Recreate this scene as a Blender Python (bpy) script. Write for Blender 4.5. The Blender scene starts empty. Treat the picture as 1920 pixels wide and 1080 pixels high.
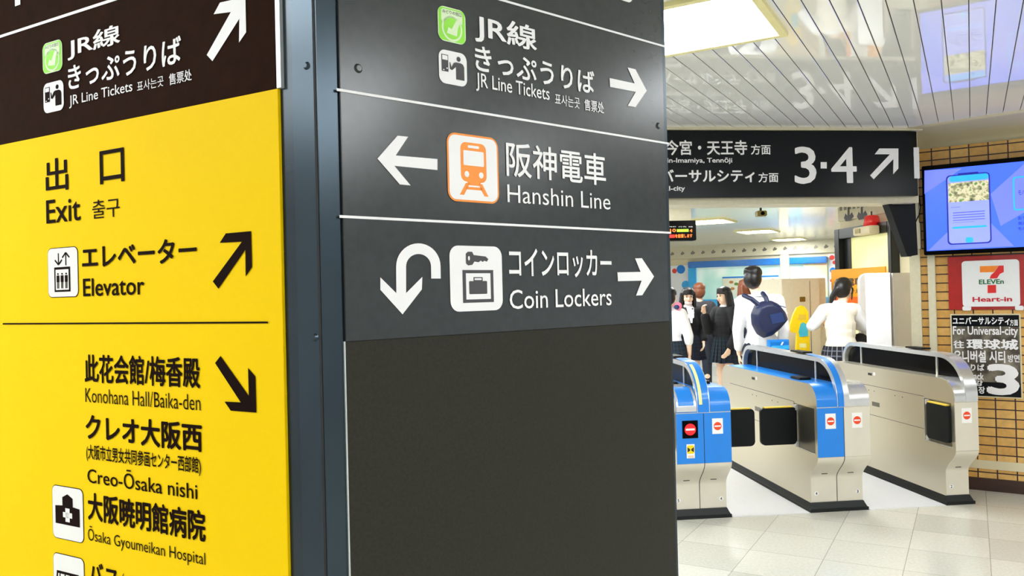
import bpy, bmesh, math, random
from mathutils import Vector, Matrix, Euler

random.seed(7)
sc = bpy.context.scene
col = sc.collection
R = math.radians

# ------------------------------------------------------------------ camera
F_PX = 1510.0                       # focal length for a 1920 px wide frame
EYE = Vector((0, 0, 1.58))
PITCH, ROLL = math.atan(12 / F_PX), R(1.387)
fw = Vector((0, math.cos(PITCH), math.sin(PITCH)))
r0 = Vector((1, 0, 0)); u0 = r0.cross(fw)
rt = r0 * math.cos(ROLL) - u0 * math.sin(ROLL)
up = r0 * math.sin(ROLL) + u0 * math.cos(ROLL)
cam = bpy.data.cameras.new('camera'); camo = bpy.data.objects.new('camera', cam); col.objects.link(camo)
cam.sensor_width = 36; cam.lens = F_PX / 1920 * 36; cam.clip_start = 0.05; cam.clip_end = 100
m = Matrix((rt, up, -fw)).transposed().to_4x4(); m.translation = EYE
camo.matrix_world = m
sc.camera = camo

# ------------------------------------------------------------------ world, exposure
w = bpy.data.worlds.new('world'); sc.world = w; w.use_nodes = True
w.node_tree.nodes['Background'].inputs[0].default_value = (0.95, 0.98, 1.0, 1)
w.node_tree.nodes['Background'].inputs[1].default_value = 0.85
sc.view_settings.view_transform = 'Standard'
sc.view_settings.look = 'None'
sc.view_settings.exposure = 0.16
sc.view_settings.gamma = 1
sc.view_settings.use_curve_mapping = False
LAMP = 14.5          # outer ceiling panels
LAMP_IN = 27.0        # inner concourse panels

# ------------------------------------------------------------------ pixel -> place
def ray(px, py):
    return (fw * F_PX + rt * (px - 960) - up * (py - 540)).normalized()
def at_y(px, py, Y):
    d = ray(px, py); return EYE + d * (Y / d.y)
def at_z(px, py, z):
    d = ray(px, py); return EYE + d * ((z - EYE.z) / d.z)
GA = R(29.7)                                        # the building's grid
GS = Vector((math.sin(GA), math.cos(GA), 0))        # along the ceiling slats
GL = Vector((-math.cos(GA), math.sin(GA), 0))       # across them, to the left and away
GATE = R(6.0)                                       # the gate line

class Plane:
    """upright plane; u runs to the right as seen from the front, v is height"""
    def __init__(s, O, ang):
        s.O = Vector((O[0], O[1], 0)); s.ang = ang
        s.eu = Vector((math.cos(ang), math.sin(ang), 0))
        s.n = Vector((math.sin(ang), -math.cos(ang), 0))
    def uv(s, px, py):
        d = ray(px, py); t = (s.O - EYE).dot(s.n) / d.dot(s.n)
        p = EYE + d * t
        return ((p - s.O).dot(s.eu), p.z)

# ------------------------------------------------------------------ materials
def lin(c):
    c = c / 255
    return c / 12.92 if c <= 0.04045 else ((c + 0.055) / 1.055) ** 2.4
def L3(rgb): return (lin(rgb[0]), lin(rgb[1]), lin(rgb[2]), 1)
MATS = {}
def mat(name, rgb, rough=0.5, metal=0.0, spec=0.5, var=0.05, scale=30.0, coat=0.0, bump=0.0, emit=0.0, alpha=1.0):
    if name in MATS: return MATS[name]
    M = bpy.data.materials.new(name); M.use_nodes = True; MATS[name] = M
    nt = M.node_tree; b = nt.nodes['Principled BSDF']
    b.inputs['Roughness'].default_value = rough; b.inputs['Metallic'].default_value = metal
    b.inputs['Specular IOR Level'].default_value = spec; b.inputs['Coat Weight'].default_value = coat
    b.inputs['Coat Roughness'].default_value = 0.06
    tc = nt.nodes.new('ShaderNodeTexCoord')
    nz = nt.nodes.new('ShaderNodeTexNoise'); nz.inputs['Scale'].default_value = scale; nz.inputs['Detail'].default_value = 4
    nt.links.new(tc.outputs['Object'], nz.inputs['Vector'])
    cr = nt.nodes.new('ShaderNodeValToRGB')
    c = L3(rgb)
    cr.color_ramp.elements[0].position = 0.3; cr.color_ramp.elements[1].position = 0.7
    cr.color_ramp.elements[0].color = tuple(x * (1 - var) for x in c[:3]) + (1,)
    cr.color_ramp.elements[1].color = tuple(min(1, x * (1 + var)) for x in c[:3]) + (1,)
    nt.links.new(nz.outputs['Fac'], cr.inputs['Fac']); nt.links.new(cr.outputs['Color'], b.inputs['Base Color'])
    if bump:
        bp = nt.nodes.new('ShaderNodeBump'); bp.inputs['Strength'].default_value = bump; bp.inputs['Distance'].default_value = 0.002
        nt.links.new(nz.outputs['Fac'], bp.inputs['Height']); nt.links.new(bp.outputs['Normal'], b.inputs['Normal'])
    if emit:
        nt.links.new(cr.outputs['Color'], b.inputs['Emission Color']); b.inputs['Emission Strength'].default_value = emit
    if alpha < 1: b.inputs['Alpha'].default_value = alpha
    return M

def brushed(name, rgb, rough=0.32, metal=0.9):
    M = bpy.data.materials.new(name); M.use_nodes = True; MATS[name] = M
    nt = M.node_tree; b = nt.nodes['Principled BSDF']
    b.inputs['Metallic'].default_value = metal
    tc = nt.nodes.new('ShaderNodeTexCoord'); mp = nt.nodes.new('ShaderNodeMapping'); mp.inputs['Scale'].default_value = (300, 3, 300)
    nz = nt.nodes.new('ShaderNodeTexNoise'); nz.inputs['Scale'].default_value = 1.0; nz.inputs['Detail'].default_value = 3
    nt.links.new(tc.outputs['Object'], mp.inputs['Vector']); nt.links.new(mp.outputs['Vector'], nz.inputs['Vector'])
    cr = nt.nodes.new('ShaderNodeValToRGB'); c = L3(rgb)
    cr.color_ramp.elements[0].color = tuple(x * 0.97 for x in c[:3]) + (1,); cr.color_ramp.elements[1].color = tuple(min(1, x * 1.02) for x in c[:3]) + (1,)
    nt.links.new(nz.outputs['Fac'], cr.inputs['Fac']); nt.links.new(cr.outputs['Color'], b.inputs['Base Color'])
    mr = nt.nodes.new('ShaderNodeMapRange'); mr.inputs['To Min'].default_value = rough - 0.03; mr.inputs['To Max'].default_value = rough + 0.04
    nt.links.new(nz.outputs['Fac'], mr.inputs['Value']); nt.links.new(mr.outputs['Result'], b.inputs['Roughness'])
    return M

def tiles(name, c1, c2, mortar, tw, th, msize, rough, rot=0.0, shift=(0, 0), wall=False, coat=0.0, spec=0.5, speck=0.0, offset=0.0):
    M = bpy.data.materials.new(name); M.use_nodes = True; MATS[name] = M
    nt = M.node_tree; b = nt.nodes['Principled BSDF']; lk = nt.links.new
    b.inputs['Roughness'].default_value = rough; b.inputs['Coat Weight'].default_value = coat; b.inputs['Specular IOR Level'].default_value = spec
    tc = nt.nodes.new('ShaderNodeTexCoord'); src = tc.outputs['Object']
    if wall:
        sx = nt.nodes.new('ShaderNodeSeparateXYZ'); cx = nt.nodes.new('ShaderNodeCombineXYZ')
        lk(src, sx.inputs[0]); lk(sx.outputs['X'], cx.inputs['X']); lk(sx.outputs['Z'], cx.inputs['Y']); src = cx.outputs[0]
    mp = nt.nodes.new('ShaderNodeMapping'); mp.inputs['Rotation'].default_value = (0, 0, rot); mp.inputs['Location'].default_value = (shift[0], shift[1], 0)
    lk(src, mp.inputs['Vector'])
    br = nt.nodes.new('ShaderNodeTexBrick'); br.offset = offset; br.squash = 1.0
    br.inputs['Scale'].default_value = 1.0; br.inputs['Brick Width'].default_value = tw; br.inputs['Row Height'].default_value = th
    br.inputs['Mortar Size'].default_value = msize; br.inputs['Mortar Smooth'].default_value = 0.2; br.inputs['Bias'].default_value = 0
    br.inputs['Color1'].default_value = L3(c1); br.inputs['Color2'].default_value = L3(c2); br.inputs['Mortar'].default_value = L3(mortar)
    lk(mp.outputs['Vector'], br.inputs['Vector'])
    out = br.outputs['Color']
    nz = nt.nodes.new('ShaderNodeTexNoise'); nz.inputs['Scale'].default_value = 25 if wall else 60; nz.inputs['Detail'].default_value = 6
    lk(tc.outputs['Object'], nz.inputs['Vector'])
    mx = nt.nodes.new('ShaderNodeMix'); mx.data_type = 'RGBA'; mx.blend_type = 'MULTIPLY'; mx.inputs[0].default_value = 1
    mr = nt.nodes.new('ShaderNodeMapRange'); mr.inputs['From Min'].default_value = 0.3; mr.inputs['From Max'].default_value = 0.7
    mr.inputs['To Min'].default_value = 1 - speck; mr.inputs['To Max'].default_value = 1.0
    lk(nz.outputs['Fac'], mr.inputs['Value']); lk(out, mx.inputs[6]); lk(mr.outputs['Result'], mx.inputs[7])
    lk(mx.outputs[2], b.inputs['Base Color'])
    bp = nt.nodes.new('ShaderNodeBump'); bp.invert = True; bp.inputs['Strength'].default_value = 0.35; bp.inputs['Distance'].default_value = 0.003
    lk(br.outputs['Fac'], bp.inputs['Height']); lk(bp.outputs['Normal'], b.inputs['Normal'])
    return M

def plaid(name, base, line, line2):
    M = bpy.data.materials.new(name); M.use_nodes = True; MATS[name] = M
    nt = M.node_tree; b = nt.nodes['Principled BSDF']; lk = nt.links.new; b.inputs['Roughness'].default_value = 0.9
    tc = nt.nodes.new('ShaderNodeTexCoord'); sx = nt.nodes.new('ShaderNodeSeparateXYZ'); lk(tc.outputs['UV'], sx.inputs[0])
    prev = None
    cur = None
    for axis, n in (('X', 22.0), ('Y', 7.0)):
        mu = nt.nodes.new('ShaderNodeMath'); mu.operation = 'MULTIPLY'; mu.inputs[1].default_value = n; lk(sx.outputs[axis], mu.inputs[0])
        fr = nt.nodes.new('ShaderNodeMath'); fr.operation = 'FRACT'; lk(mu.outputs[0], fr.inputs[0])
        lt = nt.nodes.new('ShaderNodeMath'); lt.operation = 'LESS_THAN'; lt.inputs[1].default_value = 0.24; lk(fr.outputs[0], lt.inputs[0])
        mx = nt.nodes.new('ShaderNodeMix'); mx.data_type = 'RGBA'
        sc_ = nt.nodes.new('ShaderNodeMath'); sc_.operation = 'MULTIPLY'; sc_.inputs[1].default_value = 0.6; lk(lt.outputs[0], sc_.inputs[0])
        lk(sc_.outputs[0], mx.inputs[0])
        if cur is None: mx.inputs[6].default_value = L3(base)
        else: lk(cur, mx.inputs[6])
        mx.inputs[7].default_value = L3(line if axis == 'X' else line2); cur = mx.outputs[2]
    lk(cur, b.inputs['Base Color'])
    return M

def blotch(name, stops, scale, rough=0.5, emit=0.0, detail=2.0):
    """noise run through a colour ramp: printed pictures, worn vinyl"""
    M = bpy.data.materials.new(name); M.use_nodes = True; MATS[name] = M
    nt = M.node_tree; b = nt.nodes['Principled BSDF']; lk = nt.links.new; b.inputs['Roughness'].default_value = rough
    tc = nt.nodes.new('ShaderNodeTexCoord'); nz = nt.nodes.new('ShaderNodeTexNoise')
    nz.inputs['Scale'].default_value = scale; nz.inputs['Detail'].default_value = detail; lk(tc.outputs['Object'], nz.inputs['Vector'])
    cr = nt.nodes.new('ShaderNodeValToRGB'); els = cr.color_ramp.elements
    while len(els) < len(stops): els.new(0.5)
    for e, (p, c) in zip(els, stops): e.position = p; e.color = L3(c)
    lk(nz.outputs['Fac'], cr.inputs['Fac']); lk(cr.outputs['Color'], b.inputs['Base Color'])
    if emit: lk(cr.outputs['Color'], b.inputs['Emission Color']); b.inputs['Emission Strength'].default_value = emit
    return M

mat('white_vinyl', (244, 242, 244), 0.45, var=0.01)
mat('black_vinyl', (26, 9, 6), 0.6, spec=0.05, var=0.05)
mat('ink', (30, 26, 28), 0.5)
mat('grey_ink', (66, 64, 68), 0.5)
mat('sign_grey', (42, 47, 47), 0.22, spec=0.55, var=0.12, scale=60)
mat('panel_dark', (44, 42, 34), 0.5, spec=0.18, var=0.16, scale=200, bump=0.03)
mat('cladding', (40, 52, 60), 0.24, metal=0.5, spec=0.6, var=0.1, scale=12)
mat('trim_metal', (50, 63, 72), 0.24, metal=0.6, var=0.06, scale=10)
mat('edge_light', (200, 205, 205), 0.3, metal=0.4)
mat('seam', (18, 20, 22), 0.7)
mat('sign_brown', (40, 20, 8), 0.6, spec=0.03, var=0.18, scale=40)
mat('sign_yellow', (252, 210, 0), 0.55, spec=0.1, var=0.012, scale=3)
mat('green', (150, 232, 70), 0.45, var=0.03)
mat('lime', (186, 236, 40), 0.45, var=0.03)
mat('pale_green', (226, 246, 205), 0.45, var=0.02)
mat('orange', (255, 150, 50), 0.45, var=0.02)
brushed('steel', (214, 206, 186), 0.3, 0.8)
brushed('steel_dark', (120, 116, 104), 0.3, 0.85)
mat('steel_edge', (214, 214, 212), 0.25, metal=0.7, var=0.03)
mat('steel_front', (224, 217, 200), 0.42, metal=0.25, var=0.03, scale=8)
mat('gate_blue', (0, 128, 226), 0.32, spec=0.5, var=0.03, scale=8, coat=0.3)
mat('rubber', (18, 22, 21), 0.45, spec=0.3, var=0.2)
mat('black_gloss', (5, 5, 6), 0.25, spec=0.05, var=0.1)
mat('flap_black', (10, 15, 16), 0.5, spec=0.2, var=0.1)
mat('gold_edge', (232, 196, 60), 0.4, var=0.05)
mat('pale_yellow', (240, 236, 160), 0.5)
mat('red_orange', (238, 70, 24), 0.5, var=0.02)
mat('red_lit', (255, 20, 30), 0.4, emit=0.8)
mat('sticker_white', (244, 242, 238), 0.5, var=0.01)
mat('yellow', (255, 214, 0), 0.5)
mat('cream', (226, 214, 178), 0.5, var=0.03, scale=6)
mat('cream_trim', (214, 206, 178), 0.5, var=0.04)
mat('white_paint', (236, 236, 236), 0.5, var=0.02)
mat('white_panel', (238, 238, 240), 0.5, var=0.015)
mat('beige_panel', (214, 206, 182), 0.5, var=0.03)
mat('lane_plate', (216, 216, 218), 0.35, var=0.02)
mat('black_paint', (8, 10, 11), 0.4, spec=0.2, var=0.15)
mat('sign_black', (10, 13, 17), 0.22, spec=0.18, var=0.15, scale=8)
mat('ceiling_white', (244, 244, 240), 0.02, spec=0.9, var=0.01, scale=3)
mat('ceiling_inner', (232, 230, 216), 0.12, spec=0.8, var=0.02, scale=1.5)
mat('gap', (70, 68, 58), 0.8)
mat('lamp', (246, 251, 255), 0.5, var=0.0, emit=LAMP)
mat('lamp_inner', (248, 252, 255), 0.5, var=0.0, emit=LAMP_IN)
mat('lamp_frame', (246, 236, 170), 0.35, var=0.03)
tiles('floor_tile', (222, 220, 208), (204, 202, 190), (166, 164, 150), 0.42, 0.42, 0.0022, 0.2, rot=GA, shift=(-0.055, 0.1), speck=0.14, coat=0.25)
tiles('brick_tile', (242, 194, 112), (226, 170, 84), (52, 16, 5), 0.128, 0.069, 0.005, 0.3, wall=True, shift=(0.03, 0.0), coat=0.2, speck=0.22)
mat('brick_base', (58, 34, 26), 0.4, var=0.2)
plaid('plaid_dark', (16, 20, 34), (36, 44, 66), (30, 40, 64))
plaid('plaid_grey', (20, 22, 32), (150, 154, 164), (120, 126, 140))
plaid('plaid_teal', (12, 20, 30), (38, 66, 84), (30, 52, 74))
mat('skin', (246, 208, 180), 0.5, var=0.03)
mat('skin_warm', (240, 200, 160), 0.5, var=0.03)
mat('hair_black', (16, 11, 12), 0.4, var=0.3, scale=80)
mat('hair_brown', (112, 60, 34), 0.45, var=0.3, scale=80)
mat('hair_dark', (30, 17, 14), 0.4, var=0.3, scale=80)
mat('shirt', (240, 240, 244), 0.8, var=0.03, bump=0.2)
mat('vest', (236, 228, 212), 0.9, var=0.04, scale=120, bump=0.4)
mat('blazer', (17, 17, 22), 0.85, var=0.2)
mat('blazer_grey', (52, 50, 54), 0.85, var=0.2)
mat('trousers', (34, 40, 54), 0.85, var=0.1)
mat('shoe', (40, 26, 20), 0.4)
mat('sock', (28, 30, 40), 0.8)
mat('navy', (9, 22, 62), 0.5, var=0.2, scale=20, bump=0.3)
mat('navy_light', (16, 44, 98), 0.5, var=0.15, scale=20)
mat('mask_white', (244, 226, 224), 0.7)
mat('pink', (240, 120, 150), 0.6)
mat('lip', (190, 96, 90), 0.5)
mat('eye', (24, 18, 18), 0.3)

# ------------------------------------------------------------------ object helpers
def link(name, me, M, parent=None):
    o = bpy.data.objects.new(name, me); col.objects.link(o)
    if M and not me.materials: me.materials.append(MATS[M] if isinstance(M, str) else M)
    if parent: o.parent = parent
    return o
def tag(o, label=None, cat=None, group=None, kind=None):
    if label: o['label'] = label
    if cat: o['category'] = cat
    if group: o['group'] = group
    if kind: o['kind'] = kind
    return o
def thing(name, label, cat, loc=(0, 0, 0), rz=0.0, group=None):
    o = bpy.data.objects.new(name, None); col.objects.link(o); o.empty_display_size = 0.1
    o.location = loc; o.rotation_euler = (0, 0, rz)
    return tag(o, label, cat, group)
def struct(name, label, me, M, loc=(0, 0, 0), rz=0.0):
    o = link(name, me, M); o.location = loc; o.rotation_euler = (0, 0, rz)
    return tag(o, label, None, None, 'structure')
def fin(bm, smooth=False, fix=True, name='m'):
    if fix: bmesh.ops.recalc_face_normals(bm, faces=bm.faces[:])
    me = bpy.data.meshes.new(name); bm.to_mesh(me); bm.free()
    if smooth:
        for p in me.polygons: p.use_smooth = True
    return me
def add_box(bm, x0, x1, y0, y1, z0, z1, bev=0.0):
    vs = [bm.verts.new((x, y, z)) for x in (x0, x1) for y in (y0, y1) for z in (z0, z1)]
    fs = [bm.faces.new([vs[i] for i in f]) for f in ((0, 1, 3, 2), (4, 6, 7, 5), (0, 4, 5, 1), (2, 3, 7, 6), (0, 2, 6, 4), (1, 5, 7, 3))]
    if bev:
        es = list({e for f in fs for e in f.edges})
        bmesh.ops.bevel(bm, geom=es, offset=bev, segments=2, affect='EDGES')
    return vs
def box(x0, x1, y0, y1, z0, z1, bev=0.0):
    bm = bmesh.new(); add_box(bm, x0, x1, y0, y1, z0, z1, bev); return fin(bm)
def add_prism(bm, pts, f):
    """closed outline pts extruded; f(p, side) -> 3D point"""
    a = [bm.verts.new(f(p, 0)) for p in pts]; b = [bm.verts.new(f(p, 1)) for p in pts]
    n = len(pts)
    bm.faces.new(a); bm.faces.new(b[::-1])
    for i in range(n): bm.faces.new([a[i], b[i], b[(i + 1) % n], a[(i + 1) % n]])
def prism_x(pts, x0, x1):                     # pts are (y, z)
    bm = bmesh.new(); add_prism(bm, pts, lambda p, s: ((x0, x1)[s], p[0], p[1])); me = fin(bm, True); me.set_sharp_from_angle(angle=R(32)); return me
def prism_z(pts, z0, z1):                     # pts are (x, y)
    bm = bmesh.new(); add_prism(bm, pts, lambda p, s: (p[0], p[1], (z0, z1)[s])); return fin(bm)
def prism_y(pts, y0, y1):                     # pts are (x, z)
    bm = bmesh.new(); add_prism(bm, pts, lambda p, s: (p[0], (y0, y1)[s], p[1])); return fin(bm)
def add_cyl(bm, p0, p1, r0, r1=None, n=16):
    p0, p1 = Vector(p0), Vector(p1); r1 = r0 if r1 is None else r1
    d = (p1 - p0); L = d.length
    M = Matrix.Translation((p0 + p1) / 2) @ d.to_track_quat('Z', 'Y').to_matrix().to_4x4()
    bmesh.ops.create_cone(bm, cap_ends=True, segments=n, radius1=r0, radius2=r1, depth=L, matrix=M)
def cyl(p0, p1, r0, r1=None, n=16):
    bm = bmesh.new(); add_cyl(bm, p0, p1, r0, r1, n); return fin(bm)
_SPH = {}
def add_ball(bm, c, rad, rot=None, seg=16, rings=10):
    if (seg, rings) not in _SPH:
        vs = [Vector((0, 0, 1))]
        for j in range(1, rings):
            th = math.pi * j / rings
            vs += [Vector((math.sin(th) * math.cos(2 * math.pi * i / seg), math.sin(th) * math.sin(2 * math.pi * i / seg), math.cos(th))) for i in range(seg)]
        vs.append(Vector((0, 0, -1))); n = len(vs) - 1; fs = []
        for i in range(seg):
            i2 = (i + 1) % seg
            fs.append((0, 1 + i, 1 + i2)); fs.append((n, 1 + (rings - 2) * seg + i2, 1 + (rings - 2) * seg + i))
            for j in range(rings - 2): fs.append((1 + j * seg + i, 1 + (j + 1) * seg + i, 1 + (j + 1) * seg + i2, 1 + j * seg + i2))
        _SPH[(seg, rings)] = (vs, fs)
    vs, fs = _SPH[(seg, rings)]
    M = Matrix.Translation(c) @ (rot.to_matrix().to_4x4() if rot else Matrix()) @ Matrix.Diagonal((rad[0], rad[1], rad[2], 1))
    V = [bm.verts.new(M @ v) for v in vs]
    for f in fs: bm.faces.new([V[i] for i in f])
def flats(polys, off):
    """flat vinyl cut-outs in a sign's own (u, v); facing -y"""
    bm = bmesh.new()
    for p in polys:
        vs = [bm.verts.new((u, -off, v)) for u, v in p]
        f = bm.faces.new(vs); f.normal_update()
        if f.normal.y > 0: f.normal_flip()
    bmesh.ops.triangulate(bm, faces=bm.faces[:])
    return fin(bm, fix=False)
def rrect(u0, u1, v0, v1, r, n=6):
    pts = []
    for cx, cy, a in ((u1 - r, v1 - r, 0), (u0 + r, v1 - r, 90), (u0 + r, v0 + r, 180), (u1 - r, v0 + r, 270)):
        for k in range(n + 1):
            t = R(a + 90 * k / n); pts.append((cx + r * math.cos(t), cy + r * math.sin(t)))
    return pts
def rect(u0, u1, v0, v1): return [(u0, v0), (u1, v0), (u1, v1), (u0, v1)]
def disc(cu, cv, r, n=24, ry=None):
    ry = ry or r
    return [(cu + r * math.cos(2 * math.pi * k / n), cv + ry * math.sin(2 * math.pi * k / n)) for k in range(n)]
WORK = bpy.data.scenes.new('workshop')
def evaluate(o):
    WORK.collection.objects.link(o)
    WORK.view_layers[0].update(); dg = WORK.view_layers[0].depsgraph
    me = bpy.data.meshes.new_from_object(o.evaluated_get(dg), depsgraph=dg)
    bpy.data.objects.remove(o)
    return me
def txt(parent, s, u0, u1, v0, v1, M, off=0.0014, weight=0.0, name='lettering', shear=0.0):
    cu = bpy.data.curves.new('t', 'FONT'); cu.body = s; cu.size = 1; cu.resolution_u = 3; cu.offset = min(0.0, weight); cu.shear = shear
    me = evaluate(bpy.data.objects.new('t', cu)); bpy.data.curves.remove(cu)
    if weight > 0:                           # bolder stroke: the outline spread sideways, all in the same plane
        b = bmesh.new(); b.from_mesh(me); g0 = b.verts[:] + b.edges[:] + b.faces[:]
        for k in range(6):
            dx, dy = weight * math.cos(k * math.pi / 3), weight * math.sin(k * math.pi / 3)
            r = bmesh.ops.duplicate(b, geom=g0)
            bmesh.ops.translate(b, verts=[e for e in r['geom'] if isinstance(e, bmesh.types.BMVert)], vec=(dx, dy, k + 1))
        b.to_mesh(me); b.free()
    xs = [v.co.x for v in me.vertices]; ys = [v.co.y for v in me.vertices]
    x0, x1, y0, y1 = min(xs), max(xs), min(ys), max(ys)
    if u0 is None: u0 = u1 - (x1 - x0) * (v1 - v0) / (y1 - y0) * 0.92
    for v in me.vertices:
        v.co = (u0 + (v.co.x - x0) / max(1e-6, x1 - x0) * (u1 - u0), -off - v.co.z * 6e-5, v0 + (v.co.y - y0) / max(1e-6, y1 - y0) * (v1 - v0))
    me.materials.clear()
    if s.count(' ') == 1 and s.isascii():    # two words: a piece of lettering each
        iv = sorted((min(me.vertices[i].co.x for i in p.vertices), max(me.vertices[i].co.x for i in p.vertices)) for p in me.polygons)
        reach, best, cut = iv[0][1], 0, 0
        for a, b in iv:
            if a - reach > best: best, cut = a - reach, (a + reach) / 2
            reach = max(reach, b)
        for keep in (1, 0):
            b = bmesh.new(); b.from_mesh(me)
            bmesh.ops.delete(b, geom=[v for v in b.verts if (v.co.x > cut) == bool(keep)], context='VERTS')
            m2 = bpy.data.meshes.new('m'); b.to_mesh(m2); b.free(); o = link(name, m2, M, parent)
        bpy.data.meshes.remove(me); return o
    return link(name, me, M, parent)
def ptxt(parent, pl, s, BL, TR, M, off=0.0014, weight=0.0, name='lettering'):
    u1, v1 = pl.uv(*TR)
    if BL[0] is None:
        u0_ = None; _, v0 = pl.uv(TR[0], BL[1])
    else: u0_, v0 = pl.uv(*BL)
    return txt(parent, s, u0_, u1, v0, v1, M, off, weight, name)
def ppoly(parent, pl, pts, M, off=0.0014, name='arrow'):
    return link(name, flats([[pl.uv(x, y) for x, y in pts]], off), M, parent)
def crop(pts, s, ox, oy): return [(x / s + ox, y / s + oy) for x, y in pts]

# ------------------------------------------------------------------ the shell
CEIL, CEIL_IN = 2.76, 2.50
bm = bmesh.new(); add_box(bm, -9, 16, -7, 24, -0.1, 0)
struct('floor', 'pale speckled floor tiles', fin(bm), 'floor_tile')

# front line of the gate row: overhead sign and lintel stand on it
SGN = Plane(at_y(1480, 310, 6.0), R(7.6))
u_r = SGN.uv(1716, 300)[0]; u_l = u_r - 4.6
vt, vb = SGN.uv(1480, 249)[1], SGN.uv(1480, 371)[1]
CEIL = vt + 0.025

# slatted ceiling, cut off at the lintel line and at the cove
cove_a, cove_b = at_z(1690, 241, CEIL), at_z(1920, 205, CEIL)
def slat_ceiling():
    bm = bmesh.new(); pitch, gapw = 0.1, 0.0035
    eS, eP = GS, -GL
    nlin = -SGN.n
    for k in range(-70, 62):
        p0 = k * pitch + 0.02 + gapw / 2; p1 = p0 + pitch - gapw
        prof = []
        def end(p):
            # distance along S until the lintel plane, or the cove edge
            o = eP * p
            t = ((SGN.O + SGN.n * 0.03) - o).dot(nlin) / eS.dot(nlin)
            cd = (cove_b - cove_a).normalized(); cn = Vector((-cd.y, cd.x, 0))
            if cn.dot(GS) < 0: cn = -cn
            if abs(eS.dot(cn)) > 1e-5:
                t2 = (cove_a - o).dot(cn) / eS.dot(cn)
                if p > cove_a.dot(eP) - 0.05: t = min(t, t2 + 0.02)
            return t
        # keep slats out of the way of the lamp recesses: they just run above the lamps
        t0 = -7.0; ta, tb = end(p0), end(p1)
        c = 0.0018
        pts = [(p0, c), (p0 + c, 0), (p1 - c, 0), (p1, c)]
        near = [bm.verts.new(tuple(eS * t0 + eP * p)[:2] + (CEIL + z,)) for p, z in pts]
        far = [bm.verts.new(tuple(eS * end(p) + eP * p)[:2] + (CEIL + z,)) for p, z in pts]
        for i in range(3): bm.faces.new([near[i], near[i + 1], far[i + 1], far[i]])
    return fin(bm, fix=False)
ceil_me = slat_ceiling()
for p in ceil_me.polygons:
    if p.normal.z > 0: p.flip()
struct('ceiling', 'white glossy slatted ceiling', ceil_me, 'ceiling_white')
def out_of(pts, z0, z1): return prism_z([(p.x, p.y) for p in pts], z0, z1)
lA = SGN.O + SGN.eu * (u_l - 4); lB = SGN.O + SGN.eu * (u_r + 3.5)
struct('ceiling_backing', 'dark gap above the ceiling slats', out_of([Vector((-9, -7, 0)), Vector((14, -7, 0)), Vector((14, lB.y, 0)), Vector((lB.x, lB.y, 0)), Vector((lA.x, lA.y, 0)), Vector((-9, lA.y, 0))], CEIL + 0.03, CEIL + 0.08), 'gap')

# lintel, behind the overhead sign
struct('trim_1', 'pale lintel above the gates', box(u_l - 2, u_r + 0.02, 0.0, 0.25, vb - 0.045, CEIL + 0.03), 'cream_trim', SGN.O, SGN.ang)
struct('trim_2', 'pale strip where slats meet the lintel', box(u_l - 2, u_r + 0.02, -0.07, 0.0, CEIL - 0.018, CEIL + 0.01), 'cream_trim', SGN.O, SGN.ang)

# brick wall to the right of the gates
wp = at_z(1880, 922.6, 0.0)
WAL = Plane(wp, R(-34))
wu0 = WAL.uv(1727, 530)[0]
brick_top = WAL.uv(1760, 277)[1]
struct('wall_right', 'ochre tiled wall right of the gates', box(wu0, 3.0, 0.0, 0.2, 0.0, 3.0), 'brick_tile', WAL.O, WAL.ang)
struct('baseboard_right', 'dark brown skirting below the tiles', box(wu0 - 0.005, 3.0, -0.015, 0.0, 0.0, 0.095), 'brick_base', WAL.O, WAL.ang)
struct('trim_3', 'cream pilaster closing the tiled wall', box(wu0 - 0.075, wu0, -0.03, 0.2, 0.0, 2.62), 'cream_trim', WAL.O, WAL.ang)
struct('trim_4', 'cream rail in the lower tiles', box(wu0, 3.0, -0.006, 0.0, 0.165, 0.23), 'cream', WAL.O, WAL.ang)
# curved cove between slats and brick
bm = bmesh.new()
def wpt(u, off, z): 
    q = WAL.O + WAL.eu * u + WAL.n * off; return Vector((q.x, q.y, z))
rows = []
for i in range(9):
    t = i / 8; a = t * math.pi / 2
    rowv = []
    for (top, u) in ((cove_a + (cove_a - cove_b).normalized() * 0.12, wu0 - 0.08), (cove_b + (cove_b - cove_a).normalized() * 2.2, WAL.uv(1920, 300)[0] + 2.3)):
        bot = wpt(u, 0.012, brick_top)
        q = Vector((top.x, top.y, 0)).lerp(Vector((bot.x, bot.y, 0)), math.sin(a))
        z = brick_top + (CEIL - 0.004 - brick_top) * math.cos(a)
        rowv.append(bm.verts.new((q.x, q.y, z)))
    rows.append(rowv)
for i in range(8): bm.faces.new([rows[i][0], rows[i][1], rows[i + 1][1], rows[i + 1][0]])
cv = fin(bm, True, fix=False)
for p in cv.polygons:
    if p.normal.z > 0: p.flip()
cvo = struct('trim_5', 'cream curved cove above the tiled wall', cv, 'cream')
so = cvo.modifiers.new('s', 'SOLIDIFY'); so.thickness = 0.02; so.offset = -1

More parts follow.
